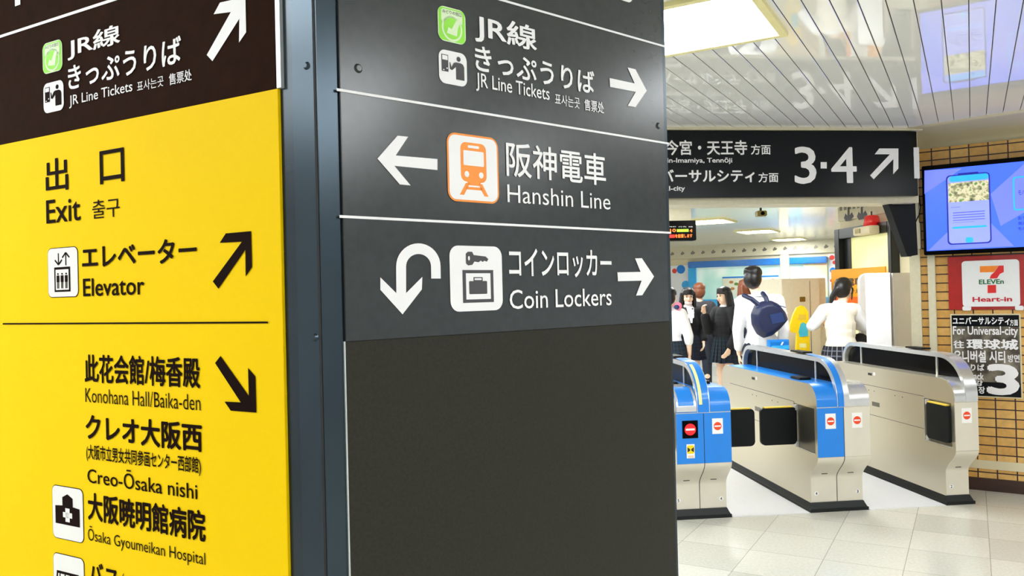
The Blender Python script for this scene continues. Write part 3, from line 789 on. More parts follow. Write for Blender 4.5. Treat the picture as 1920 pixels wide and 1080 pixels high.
def no_entry(parent, x, z, y, wd=0.075, ht=0.105, lit=False):
    pl_ = 'sticker_white'
    if lit:
        o = link('display', box(x - wd / 2 - .012, x + wd / 2 + .012, y - .003, y + .001, z - ht / 2 - .005, z + ht / 2 + .005, .001), 'black_gloss', parent)
        y -= .003
        red = 'red_lit'
    else:
        o = link('sticker', box(x - wd / 2, x + wd / 2, y - .0012, y + .0005, z - ht / 2, z + ht / 2), pl_, parent); y -= .0012; red = 'red_orange'
    r = wd * (.46 if lit else .37)
    link('symbol', flats([disc(x, z, r, 28)], -(y - .0006)), red, o)
    link('symbol', flats([rect(x - r * .8, x + r * .8, z - r * .17, z + r * .17)], -(y - .0011)), pl_, o)
def number_dot(parent, s, x, z, y):
    o = link('lane_sticker', flats([disc(x, z, .016, 20)], -(y - .0008)), 'sticker_white', parent)
    txt(o, s, x - .0065, x + .0065, z - .011, z + .011, 'ink', -(y - .0014), .03)
def rounded_slab(x0, x1, y0, y1, z0, z1, r):
    return prism_y(rrect(x0, x1, z0, z1, r), y0, y1)
def rail_band(x0, x1, grow=0.0, thick=0.032, y_end=None):
    top = 1.07
    o = [(-.006 - grow, .745)] + arc(.285, .78, .291 + grow, 180, 90, 14)
    o = [(y, min(z, top + .011 + grow)) for y, z in o]
    yb = GL_ - .12
    o += [(yb - .16, top + .011 + grow)] + arc(yb - .16, top + .011 - .16, .16 + grow, 90, 0, 8) + [(yb + grow, TOP)]
    i = [(-.006 + thick, .745)] + arc(.285, .78, .291 - thick, 180, 90, 14)
    i += [(yb - .16, top + .011 - thick)] + arc(yb - .16, top + .011 - .16, .16 - thick, 90, 0, 8) + [(yb - thick, TOP)]
    return prism_x(o + i[::-1], x0, x1)
def rail_stripe(x0, x1):
    o = [(-.006, .747)] + arc(.285, .78, .291, 180, 96, 14) + [(.45, 1.081)]
    return shell(o, x0, x1, .002)

def gate(name, label, c, wd, fronts, rail_x, lanes, left_flap=None, right_flap=None, left_detail=True, seam=True):
    """c: middle of the front edge on the floor; fronts: list of (x0, x1, colour, sticker kind)"""
    g = thing(name, label, 'ticket gate', (c[0], c[1], 0), GATE)
    h = wd / 2
    link('body', prism_x(PROFILE, -h, h), 'steel', g)
    bm = bmesh.new()
    def frus(o0, o1, z0, z1):
        a = [bm.verts.new(v) for v in ((-h - o0, .105 - o0, z0), (h + o0, .105 - o0, z0), (h + o0, GL_ - .105 + o0, z0), (-h - o0, GL_ - .105 + o0, z0))]
        b = [bm.verts.new(v) for v in ((-h - o1, .105 - o1, z1), (h + o1, .105 - o1, z1), (h + o1, GL_ - .105 + o1, z1), (-h - o1, GL_ - .105 + o1, z1))]
        bm.faces.new(a[::-1]); bm.faces.new(b)
        for k in range(4): bm.faces.new([a[k], a[(k + 1) % 4], b[(k + 1) % 4], b[k]])
    frus(.022, .022, 0, .022); frus(.016, -.002, .022, .062)
    link('plinth', fin(bm), 'rubber', g)
    low = [(0.12, 0.063)] + front_curve(n=12)
    for k, (x0, x1, colr, kind) in enumerate(fronts):
        e = .0015
        lo = link('lower_front', shell(low, x0 + e, x1 - e, .003), 'steel_front', g)
        link('slot', box((x0 + x1) / 2 - .022, (x0 + x1) / 2 + .022, .1015, .12, .262, .270), 'black_paint', lo)
        number_dot(lo, lanes[k], x1 - .04 if k else x0 + .04, .125, .1165)
        fp = link('front_panel', shell([(0, .402), (0, .742)], x0 + e, x1 - e, .004), colr, g)
        xm = (x0 + x1) / 2
        if kind == 'lit':
            no_entry(fp, xm, .635, -.0045, .085, .11, True)
            st = link('sticker', box(xm - .028, xm + .028, -.0055, -.004, .44, .535), 'sticker_white', fp)
            link('symbol', flats([rrect(xm - .026, xm + .026, .47, .527, .012)], .0061), 'yellow', st)
            link('symbol', flats([[(xm - .022, .515), (xm - .004, .502), (xm - .004, .492), (xm - .022, .48)], [(xm + .022, .515), (xm + .004, .502), (xm + .004, .492), (xm + .022, .48)]], .0066), 'ink', st)
            link('symbol', flats([rect(xm - .02, xm + .02, .452, .456), rect(xm - .02, xm + .02, .444, .447)], .0061), 'orange', st)
        else:
            no_entry(fp, xm, .65, -.0045)
        cap = [(0, .748)] + arc(0.13, 0.77, 0.13, 180, 90) + ([(1.62, TOP)] if colr == 'gate_blue' else [(0.2, TOP)])
        link('top_cap', shell(cap, x0 + e, x1 - e, .004), colr if colr == 'gate_blue' else 'steel_edge', g)
    if seam:
        link('centre_seam', shell(low + [(0, .74)], -.002, .002, .0045), 'seam', g)
    # handrail arch with smoked screen
    rl = link('handrail', rail_band(rail_x - .045, rail_x + .045), 'steel_edge', g)
    if fronts[0][2] == 'gate_blue':
        link('stripe', rail_stripe(rail_x - .040, rail_x + (.004 if fronts[-1][2] != 'gate_blue' else .040)), 'gate_blue', rl)
    ys = [(.03, .76)] + arc(.285, .78, .262, 180, 90, 14) + [(GL_ - .28, 1.052)] + arc(GL_ - .28, .912, .13, 90, 0, 8)
    ys = [(y, max(z, TOP)) for y, z in ys if z >= TOP - .001] + [(GL_ - .15, TOP)]
    ys = [(ys[0][0], TOP)] + ys
    link('smoked_screen', prism_x(ys, rail_x - .008, rail_x + .008), 'black_gloss', g)
    for y in (.36, 1.42):
        link('post', prism_x([(y - .01, TOP), (y + .01, TOP), (y + .01, 1.055), (y - .01, 1.055)], rail_x - .016, rail_x + .016), 'steel_edge', g)
    if wd > .3:
        for k in (-1, 1):
            link('ticket_slot', box(k * .12 - .05, k * .12 + .05, .30, .46, TOP + .002, TOP + .022, .008), 'black_paint', g)
    link('card_reader', box(rail_x - .04, rail_x + .04, .50, .72, 1.081, 1.093, .004), 'black_paint', g)
    # side fittings
    for sgn in (-1, 1):
        xs = sgn * h
        def side(y0, y1, z0, z1, t=.0008):
            return box(min(xs, xs + sgn * t), max(xs, xs + sgn * t), y0, y1, z0, z1)
        link('side_seam', side(.34, 1.6, .744, .747), 'seam', g)
        link('side_seam', side(.32, 1.5, .50, .503), 'seam', g)
        link('flap_recess', side(.035, .335, .425, .735, .002), 'steel_dark', g)
        link('recess_edge', side(.03, .345, .418, .424, .006), 'steel_edge', g)
        link('recess_edge', side(.338, .345, .424, .742, .006), 'steel_edge', g)
        for y in (1.02, 1.10, .62, .72): link('screw', side(y, y + .008, .70, .708, .001), 'seam', g)
        ic = link('reader_icon', side(1.05, 1.11, .83, .85, .001), 'ink', g)
        link('reader_icon', side(1.0, 1.03, .835, .86, .001), 'sticker_white', g)
        link('vent', side(.95, 1.06, .58, .615, .001), 'steel_dark', g)
        for z in (.445, .71): link('hinge', box(min(xs, xs + sgn * .022), max(xs, xs + sgn * .022), .275, .31, z - .02, z + .02, .003), 'steel_edge', g)
    for sgn, fl in ((-1, left_flap), (1, right_flap)):
        if not fl: continue
        xs = sgn * h
        if fl == 'open':                        # folded into the side
            f = link('flap', prism_x(rrect(.03, .285, .45, .715, .03), min(xs + sgn * .004, xs + sgn * .026), max(xs + sgn * .004, xs + sgn * .026)), 'flap_black', g)
            link('edge_strip', box(min(xs + sgn * .003, xs + sgn * .029), max(xs + sgn * .003, xs + sgn * .029), .05, .265, .713, .722), 'gold_edge', f)
        else:
            a, b = sorted((xs + sgn * .012, xs + sgn * .285))
            f = link('flap', rounded_slab(a, b, .28, .305, .445, .715, .035), 'flap_black', g)
            pts = [p for p in rrect(a, b, .445, .715, .035) if p[1] > .68 or (p[0] * sgn > abs(xs) + .27)]
            bm = bmesh.new(); add_box(bm, a + .03, b - .03, .277, .308, .713, .721)
            link('edge_strip', fin(bm), 'gold_edge', f)
    return g
G_C = Vector((2.275, 5.59)); gdir = Vector((math.cos(GATE), math.sin(GATE))); step = 0.995 / gdir.x
gl = G_C - gdir * step; gr_ = G_C + gdir * .910
gC = gate('ticket_gate', 'middle ticket gate, half blue and half steel, black flap out', G_C, .386, [(-.193, .0, 'gate_blue', 'plain'), (.0, .193, 'steel_front', 'plain')], 0.0, ['4', '3'], 'closed', None)
gA = gate('ticket_gate', 'ticket gate at left with all-blue front and lit red sign', gl, .386, [(-.193, .0, 'gate_blue', 'lit'), (.0, .193, 'gate_blue', 'plain')], 0.0, ['5', '4'], 'closed', 'closed')
gB = gate('ticket_gate', 'plain steel ticket gate beside the tiled wall', gr_, .176, [(-.088, .088, 'steel_front', 'plain')], .043, ['2'], 'open', None, seam=False)
for o in (gC, gA, gB): o['group'] = 'row of ticket gates'
# white-trimmed ticket slot cap and yellow strip on the left gate
link('slot_surround', shell([(0, .755)] + arc(0.13, 0.77, 0.13, 180, 90) + [(.34, TOP)], -.190, -.05, .010), 'steel_edge', gA)
link('slot_pad', shell([(-.008, .80)] + arc(0.13, 0.77, 0.138, 170, 98), -.175, -.068, .006), 'gate_blue', gA)
link('yellow_strip', shell([(-.008, .80)] + arc(.285, .78, .293, 176, 110, 14), -.030, -.008, .0025), 'pale_yellow', gA)
for n_, (ga, gb, wa, wb) in enumerate(((gl, G_C, .193, .193), (G_C, gr_, .193, .088))):
    L_ = (gb - ga).length
    pl_ = struct('floor_plate', 'pale plate in the lane between two gates', box(wa + .03, L_ - wb - .03, .08, GL_ - .05, 0.0, .004), 'lane_plate', (ga.x, ga.y, 0), GATE)

# ------------------------------------------------------------------ inner concourse
def on_plane(pl): return (pl.O.x, pl.O.y, 0)
def pbox(pl, x0, y0, x1, y1, d0, d1, bev=0.0):
    a, b = pl.uv(x0, y1), pl.uv(x1, y0); return box(a[0], b[0], -d1, -d0, min(a[1], b[1]), max(a[1], b[1]), bev)
def pquad(pl, pts, off): return flats([[pl.uv(*p) for p in pts]], off)
def pdisc(pl, x, y, r, off, n=24):
    u, v = pl.uv(x, y); k = (pl.uv(x + r, y)[0] - u); return flats([disc(u, v, k, n)], off)
mat('shop_blue', (10, 112, 196), 0.25, var=0.08, coat=0.4)
mat('shop_blue_light', (50, 172, 236), 0.3, var=0.05)
blotch('shop_glass', [(0.3, (150, 206, 190)), (0.5, (196, 228, 212)), (0.62, (230, 240, 226)), (0.75, (160, 204, 226))], 1.6, .2, .22)
mat('poster_cream', (240, 236, 206), 0.5, var=0.03)
blotch('poster_pink', [(0.3, (250, 200, 160)), (0.45, (244, 226, 170)), (0.55, (240, 236, 226)), (0.7, (240, 170, 180))], 2.2, .5)
mat('dot_blue', (20, 130, 220), 0.5); mat('dot_red', (232, 66, 50), 0.5)
mat('food_brown', (196, 130, 70), 0.6); mat('food_green', (110, 140, 60), 0.6)
# shop window
SW = thing('shop_window', 'blue framed shop window at the far end of the concourse', 'shop window', on_plane(BCK), BCK.ang)
f0, f1 = BCK.uv(1294, 541)[0], BCK.uv(1553, 541)[0]
ft, fb, sill = BCK.uv(1420, 486)[1], BCK.uv(1420, 575)[1], BCK.uv(1350, 561)[1]
pw = .11
link('glass', box(f0 + .05, f1, -.05, -.02, sill, ft - .05), 'shop_glass', SW)
fr = link('frame', box(f0, f1, -.12, 0, ft - .13, ft, .01), 'shop_blue', SW)
link('frame', box(f0, f0 + .16, -.12, 0, sill, ft - .131, .01), 'shop_blue_light', SW)
link('counter', box(f0, f1, -.35, 0, fb, sill, .01), 'shop_blue_light', SW)
m0 = BCK.uv(1466, 520)[0]
link('mullion', box(m0, m0 + .17, -.14, -.05, sill, ft + .06, .01), 'beige_panel', SW)
a, b = BCK.uv(1357, 560), BCK.uv(1461, 516)
po = thing('menu_poster', 'cream food menu poster in the far shop window', 'poster', on_plane(BCK), BCK.ang)
link('sheet', box(a[0], b[0], -.06, -.051, a[1] + .02, b[1]), 'poster_cream', po)
link('header_strip', box(a[0], b[0], -.063, -.0605, b[1] - .03, b[1]), 'dot_blue', po)
for k, (fx, fy, M) in enumerate(((.16, .75, 'food_brown'), (.25, .66, 'food_green'), (.45, .74, 'food_brown'), (.62, .72, 'food_green'), (.80, .72, 'ink'), (.90, .78, 'food_brown'), (.18, .45, 'food_brown'), (.35, .42, 'food_green'), (.66, .45, 'grey_ink'), (.84, .42, 'food_brown'))):
    link('dish_picture', flats([disc(a[0] + fx * (b[0] - a[0]), a[1] + fy * (b[1] - a[1]), .045, 16, .03)], .0615), M, po)
a, b = BCK.uv(1508, 530), BCK.uv(1551, 489)
p2 = thing('poster', 'pink and orange poster at the right end of the far shop window', 'poster', on_plane(BCK), BCK.ang)
link('sheet', box(a[0], b[0], -.06, -.051, sill + .02, b[1]), 'poster_pink', p2)
for lab, x0, y0, x1, y1, dots in (
        ('white poster with blue and red dots left of the blue shop window', 1252, 497, 1292, 600, ((1277, 505, 8, 'dot_blue'), (1265, 508, 4.5, 'dot_red'), (1286, 534, 7.5, 'shop_blue_light'), (1258, 545, 4, 'pink'))),
        ('white poster with red and blue dots right of the far shop window', 1555, 476, 1568, 575, ((1560, 483, 5, 'dot_red'), (1562, 507, 6, 'dot_blue'), (1565, 492, 4, 'dot_red'), (1560, 526, 3.5, 'dot_red'), (1562, 532, 3.5, 'dot_blue')))):
    t = thing('dotted_poster', lab, 'poster', on_plane(BCK), BCK.ang)
    link('sheet', pbox(BCK, x0, y0, x1, y1, .0, .012), 'white_panel', t)
    for x, y, r, M in dots: link('dot', pdisc(BCK, x, y, r, .0135), M, t)
# frieze with small dark marks
FRZ = Plane(BCK.O + BCK.n * .06, BCK.ang)
v0, v1 = BCK.uv(1420, 484)[1] + .05, BCK.uv(1420, 462)[1]
fz = struct('trim_6', 'cream frieze with small dark marks above the shop window', box(b0 - 2, b1 + .6, -.06, 0, v0, v1 + .1), 'cream_trim', BCK.O, BCK.ang)
for k in range(17):
    u = BCK.uv(1262 + 19.2 * k, 470)[0]; v = (v0 + v1) / 2 + .02
    s = random.uniform(.6, .9)
    pts = [(u - .06 * s, v), (u - .02, v + .03 * s), (u, v + .07 * s), (u + .025, v + .02), (u + .07 * s, v + .01), (u + .03, v - .03 * s), (u - .03, v - .035)]
    link('mark', flats([pts], .0615), 'steel_dark', fz)
link('dark_sill', box(b0 - 2, b1 + .6, -.16, -.0, BCK.uv(1360, 640)[1], BCK.uv(1360, 633)[1]), 'ink', fz)
struct('trim_7', 'white dado under the far shop window', box(b0 - 2, b1 + .6, -.10, 0, 0, BCK.uv(1360, 640)[1]), 'white_paint', BCK.O, BCK.ang)

# departure board hanging from the inner ceiling
DB = Plane(at_y(1280, 437, 8.2), R(4))
db = thing('departure_board', 'hanging black departure board with red and orange lettering beside the pillar', 'departure board', on_plane(DB), DB.ang)
a, b = DB.uv(1180, 453), DB.uv(1305, 413)
link('housing', box(a[0], b[0], 0, .14, a[1], b[1], .006), 'black_gloss', db)
link('hanger', box(a[0] + .05, b[0] - .04, .03, .11, b[1], CEIL_IN), 'beige_panel', db)
mat('led_red', (255, 30, 20), .5, emit=1.6); mat('led_orange', (255, 110, 30), .5, emit=1.4); mat('led_green', (150, 220, 40), .5, emit=1.0)
def dtx(s, x0, y0, x1, y1, M, wt=.0):
    p, q_ = DB.uv(x0, y1), DB.uv(x1, y0); return txt(db, s, p[0], q_[0], p[1], q_[1], M, .002, wt)
dtx('発車時刻', 1240, 424, 1267, 426.5, 'white_vinyl'); dtx('行先', 1272, 424, 1287, 426.5, 'white_vinyl'); dtx('両数', 1291, 424, 1299, 426.5, 'white_vinyl')
dtx('17:10', 1240, 429, 1267, 435.5, 'led_orange', .02); dtx('4', 1293, 429.5, 1298, 435.5, 'led_orange', .02)
p, q_ = DB.uv(1269, 435), DB.uv(1291, 429.5); link('destination_bar', flats([rect(p[0], q_[0], p[1], q_[1])], .002), 'led_green', db)
p, q_ = DB.uv(1252, 446), DB.uv(1265, 440); link('destination_bar', flats([rect(p[0], q_[0], p[1], q_[1])], .002), 'led_red', db)
dtx('を設置します', 1266, 438.5, 1298, 446, 'led_orange', .02)
# small ceiling fitting
p = at_z(1426, 380, CEIL_IN)
cf = thing('ceiling_camera', 'small dark camera hanging from the inner ceiling behind the overhead sign', 'camera', (p.x, p.y, CEIL_IN), 0)
link('base', box(-.06, .06, -.04, .04, -.03, 0, .004), 'beige_panel', cf)
link('stem', cyl((0, 0, -.03), (0, 0, -.09), .012), 'black_paint', cf)
mat('brass', (120, 106, 50), .3, metal=.6)
link('body', box(-.05, .05, -.06, .05, -.15, -.09, .008), 'brass', cf)
link('lens', cyl((0, -.06, -.12), (0, -.075, -.12), .02), 'black_gloss', cf)

# station office window in the inner wall
OW = thing('office_window', 'dark framed station office window behind the right student', 'window', on_plane(INR), INR.ang)
o0, o1 = i0 + .03, INR.uv(1686, 430)[0]
ot = INR.uv(1620, 424)[1]; ob = .85
blotch('office_glass', [(0.3, (212, 212, 140)), (0.5, (226, 224, 160)), (0.7, (238, 236, 196))], 1.2, .15, .5)
mat('office_jamb', (20, 24, 22), .35, var=.3)
fw_ = .11
link('pane', box(o0 + fw_, o1 - fw_ * .6, -.02, -.005, ob, ot - fw_), 'office_glass', OW)
for x0, x1, z0, z1 in ((o0, o0 + fw_, ob, ot), (o1 - fw_ * .6, o1, ob, ot), (o0 + fw_, o1 - fw_ * .6, ot - fw_, ot), (o0 + fw_, o1 - fw_ * .6, ob, ob + .06)):
    link('frame', box(x0, x1, -.09, 0, z0, z1, .006), 'office_jamb', OW)
link('blind', box(o0 + fw_, o0 + fw_ + .14, -.03, -.021, ob + .06, ot - fw_), 'office_jamb', OW)
bn = thing('orange_banner', 'orange notice banner on the station office window', 'banner', on_plane(INR), INR.ang)
mat('banner_orange', (255, 168, 0), .5, var=.03); mat('banner_red', (255, 112, 30), .5)
a, b = INR.uv(1577, 600), INR.uv(1678, 499)
sheet = link('sheet', box(a[0], b[0], -.104, -.092, a[1] - .05, b[1]), 'banner_orange', bn)
ptxt(sheet, INR, '阪神電車', (1585, 536), (1631, 520), 'ink', .106, .02)
ptxt(sheet, INR, 'のりかえ', (1596, 550), (1628, 541), 'ink', .106, .01)
link('stripe', pbox(INR, 1580, 556, 1640, 567, .1045, .1055), 'banner_red', sheet)
# red beacon on a pale bracket
p = INR.uv(1652, 424)
bc = thing('red_beacon', 'red warning beacon on pale box above the station office window', 'beacon', tuple(INR.O + INR.eu * p[0] + INR.n * .1)[:2] + (p[1],), INR.ang)
mat('beacon_red', (206, 20, 26), .2, coat=.5, emit=.25)
link('housing', box(-.20, .14, -.10, .006, -.085, 0.0, .008), 'cream', bc)
link('grille', box(-.15, -.05, -.106, -.10, -.065, -.02), 'brass', bc)
bm = bmesh.new(); add_cyl(bm, (0, 0, 0), (0, 0, .10), .085, .07, 20); add_ball(bm, (0, 0, .10), (.07, .07, .018))
link('lens', fin(bm, True), 'beacon_red', bc)
link('spike', cyl((0, 0, .115), (0, 0, .155), .008), 'ink', bc)
# upper marks on the inner wall
fz2 = struct('trim_8', 'cream frieze with marks over the office window', box(i0, .9, -.02, 0, INR.uv(1620, 414)[1] + .04, CEIL_IN - .02), 'cream_trim', INR.O, INR.ang)
for x, y in ((1594, 404), (1619, 401)):
    u, v = INR.uv(x, y)
    link('mark', flats([[(u - .1, v - .02), (u - .06, v + .03), (u - .02, v), (u - .01, v + .09), (u + .03, v + .09), (u + .03, v), (u + .08, v + .03), (u + .12, v - .02), (u + .05, v - .06), (u - .06, v - .06)]], .0215), 'grey_ink', fz2)
for k in range(11):
    u, v = INR.uv(1580 + 8.2 * k, 391 - 1.3 * k); link('mark', flats([rect(u - .03, u + .03, v - .025, v + .03)], .0215), 'steel_dark', fz2)

# white partition boxed round the end of the tiled wall
K = at_y(1669, 540, 7.3); Lp = K + GL * .207; Rp = K + Vector((.866, .5, 0)) * .43
Bp = Lp + (Rp - K)
hp = at_y(1669, 511, 7.3).z
pt = thing('white_partition', 'white partition screen between the right gate and station office', 'partition', (K.x, K.y, 0))
def loc(p): return (p.x - K.x, p.y - K.y)
link('front_board', prism_z([loc(K), loc(Lp), loc(Lp - GL * 0 + Vector((.03, .05, 0))), loc(K + Vector((.03, .05, 0)))], 0.0, hp), 'white_panel', pt)
link('side_board', prism_z([loc(K + Vector((.0302, .0502, 0))), loc(Lp + Vector((.0302, .0502, 0))), loc(Bp), loc(Rp), loc(K + Vector((.035, .0202, 0)))], 0.0, hp - .004), 'white_paint', pt)
p = at_y(1632, 540, 8.14)
rs = thing('rounded_screen', 'white screen with rounded top standing in front of the orange banner', 'screen', (p.x, p.y, 0), R(6))
zt = at_y(1625, 512, 8.14).z
link('board', prism_y([(-.11, .0), (.04, .0), (.04, zt)] + arc(-.02, zt - .09, .09, 90, 180, 8), 0, .05), 'white_panel', rs)
link('foot', box(-.11, .04, -.10, .10, 0, .03, .005), 'beige_panel', rs)

# beige cabinet and what stands by it
p = at_y(1502, 540, 9.0); cbz = at_y(1502, 522, 9.0).z
cb = thing('locker_cabinet', 'beige metal cabinet behind the middle gate', 'cabinet', (p.x, p.y, 0), R(8))
cw = 75 / 1510 * 9.0 / 2
link('body', box(-cw, cw, 0, .6, 0.06, cbz, .008), 'beige_panel', cb)
link('kickboard', box(-cw + .01, cw - .01, .01, .59, 0, .06), 'ink', cb)
link('name_plate', box(-.02, .045, -.004, 0, 1.42, 1.475), 'brass', cb)
link('side_post', box(cw + .002, cw + .10, .05, .6, 0, cbz - .0, .006), 'cream_trim', cb)
link('door_seam', box(cw * .45, cw * .45 + .006, -.002, 0, .08, cbz - .03), 'steel_dark', cb)
p = at_y(1499, 540, 8.45)
ys = thing('yellow_standee', 'yellow cut-out floor sign with turquoise spot beside the beige cabinet', 'floor sign', (p.x, p.y, 0), R(4))
def q8(pts): return [((x - 1499) / 1510 * 8.45, at_y(x, y, 8.45).z) for x, y in pts]
z_low = .05
outl = q8([(1508, 575), (1502, 573), (1493, 577), (1486, 590), (1479, 610), (1476, 617), (1484, 624), (1492, 624), (1490, 650), (1490, 660)]) + [(-.05, z_low), (.09, z_low)] + q8([(1516, 660), (1515, 585)])
link('board', prism_y(outl[::-1], 0, .03), 'yellow', ys)
mat('turquoise', (70, 190, 216), .5)
link('spot', prism_y(q8([(1497, 632), (1513, 630), (1513, 622), (1510, 608), (1504, 604), (1499, 608), (1495, 622)]), -.006, -.0005), 'turquoise', ys)
link('lettering', flats([q8([(1496, 652), (1509, 652), (1509, 644), (1496, 644)])], .0012), 'pale_yellow', ys)
link('lettering', flats([q8([(1494, 600), (1510, 600), (1510, 590), (1496, 590)])], .0012), 'gold_edge', ys)
link('foot', box(-.14, .16, -.12, .15, 0, .05, .006), 'ink', ys)
# blue leaflet box standing on the cabinet's front shelf
p = at_y(1462, 658, 7.9)
lb = thing('leaflet_stand', 'small blue leaflet holder on slim post behind the middle gate', 'leaflet stand', (p.x, p.y, 0), R(6))
z0 = at_y(1462, 664, 7.9).z
link('post', cyl((0, .03, .02), (0, .03, z0 + .02), .018), 'steel_edge', lb)
link('base', cyl((0, .03, 0), (0, .03, .02), .13, .12, 24), 'steel_edge', lb)
link('holder', box(-.10, .10, 0, .07, z0, z0 + .14, .004), 'dot_blue', lb)
for k in range(3): link('leaflet', box(-.09, .09, -.012 - .006 * k, -.008 - .006 * k, z0 + .01, z0 + .12 - .035 * k), ('shop_blue', 'shop_blue_light', 'shop_blue')[k], lb)
link('mark', flats([[(-.005, z0 + .09), (.012, z0 + .09), (.03, z0 + .12), (.013, z0 + .12)]], .0305), 'white_vinyl', lb)

# ------------------------------------------------------------------ people
def capsule(bm, p0, p1, r0_, r1_, sx=1.0, sy=1.0):
    p0, p1 = Vector(p0), Vector(p1)
    add_ball(bm, p0, (r0_ * sx, r0_ * sy, r0_), None, 14, 9); add_ball(bm, p1, (r1_ * sx, r1_ * sy, r1_), None, 14, 9)
    d = p1 - p0
    if d.length < 1e-4: return
    M = Matrix.Translation((p0 + p1) / 2) @ Matrix.Diagonal((sx, sy, 1, 1)) @ d.to_track_quat('Z', 'Y').to_matrix().to_4x4() if (sx == 1 and sy == 1) else None
    if M is None:
        # squashed limb: sweep of squashed balls
        n = max(2, int(d.length / (min(r0_, r1_) * .45)))
        for k in range(1, n):
            t = k / n; r = r0_ + (r1_ - r0_) * t
            add_ball(bm, p0.lerp(p1, t), (r * sx, r * sy, r), None, 14, 9)
    else:
        
        ra_ = [bm.verts.new(M @ Vector((r0_ * math.cos(k * math.pi / 8), r0_ * math.sin(k * math.pi / 8), -d.length / 2))) for k in range(16)]
        rb_ = [bm.verts.new(M @ Vector((r1_ * math.cos(k * math.pi / 8), r1_ * math.sin(k * math.pi / 8), d.length / 2))) for k in range(16)]
        bm.faces.new(ra_[::-1]); bm.faces.new(rb_)
        for k in range(16): bm.faces.new([ra_[k], ra_[(k + 1) % 16], rb_[(k + 1) % 16], rb_[k]])
def chain(bm, pts, sx=1.0, sy=1.0):
    for (a, ra), (b, rb) in zip(pts, pts[1:]): capsule(bm, a, b, ra, rb, sx, sy)
def solidify(bm, voxel, smooth=4):
    """melt the overlapping shapes into one continuous surface"""
    me = bpy.data.meshes.new('tmp'); bm.to_mesh(me); bm.free()
    o = bpy.data.objects.new('tmp', me)
    r = o.modifiers.new('r', 'REMESH'); r.mode = 'VOXEL'; r.voxel_size = voxel; r.use_smooth_shade = True
    s = o.modifiers.new('s', 'SMOOTH'); s.iterations = smooth; s.factor = .5
    out = evaluate(o); bpy.data.meshes.remove(me)
    for p in out.polygons: p.use_smooth = True
    return out
def hand(bm, wrist, direc, palm_n, curl=.5, side=1):
    """palm, four unequal fingers, thumb from the side near the wrist"""
    d = Vector(direc).normalized(); n = Vector(palm_n); n = (n - d * n.dot(d)).normalized(); s = d.cross(n) * side
    W = Vector(wrist)
    for k in (-1.2, -.4, .4, 1.2):
        capsule(bm, W + s * .012 * k + d * .012, W + s * .019 * k + d * .085, .014, .012)
    for k, L in zip((-1.5, -.5, .5, 1.5), (.066, .078, .084, .074)):
        p = W + s * .0175 * k + d * .088; ang = 0.0; r = .0088
        for seg in (.45, .32, .23):
            ang += curl * .75
            v = d * math.cos(ang) + n * math.sin(ang)
            q_ = p + v * (L * seg); capsule(bm, p, q_, r, r * .9); p = q_; r *= .92
    t0 = W + s * .022 + d * .025
    t1 = t0 + (s * .75 + d * .6 + n * .25).normalized() * .042
    t2 = t1 + (s * .25 + d * .85 + n * .4 * (1 + curl)).normalized() * .034
    capsule(bm, t0, t1, .013, .0105); capsule(bm, t1, t2, .010, .0085)

def head(bm, c, yaw=0.0, nod=0.0):
    E = Euler((nod, 0, yaw), 'ZYX') if False else (Matrix.Rotation(yaw, 3, 'Z') @ Matrix.Rotation(nod, 3, 'X'))
    C = Vector(c)
    P = lambda x, y, z: C + E @ Vector((x, y, z))
    q_ = E.to_quaternion()
    add_ball(bm, P(0, .012, .025), (.074, .092, .088), q_.to_euler(), 20, 14)
    add_ball(bm, P(0, -.012, -.025), (.064, .074, .085), q_.to_euler(), 20, 14)
    add_ball(bm, P(0, -.045, -.078), (.034, .034, .030), q_.to_euler())
    for s in (-1, 1): add_ball(bm, P(s * .036, -.045, -.03), (.028, .035, .035), q_.to_euler())
    capsule(bm, P(0, -.082, .008), P(0, -.101, -.024), .008, .012)
    for s in (-1, 1):
        add_ball(bm, P(s * .012, -.094, -.027), (.009, .010, .008)); add_ball(bm, P(s * .076, .012, -.008), (.010, .020, .031), q_.to_euler())
        capsule(bm, P(s * .014, -.080, .026), P(s * .046, -.072, .028), .009, .008)
    capsule(bm, P(-.02, -.079, -.055), P(.02, -.079, -.055), .009, .009)
    return P

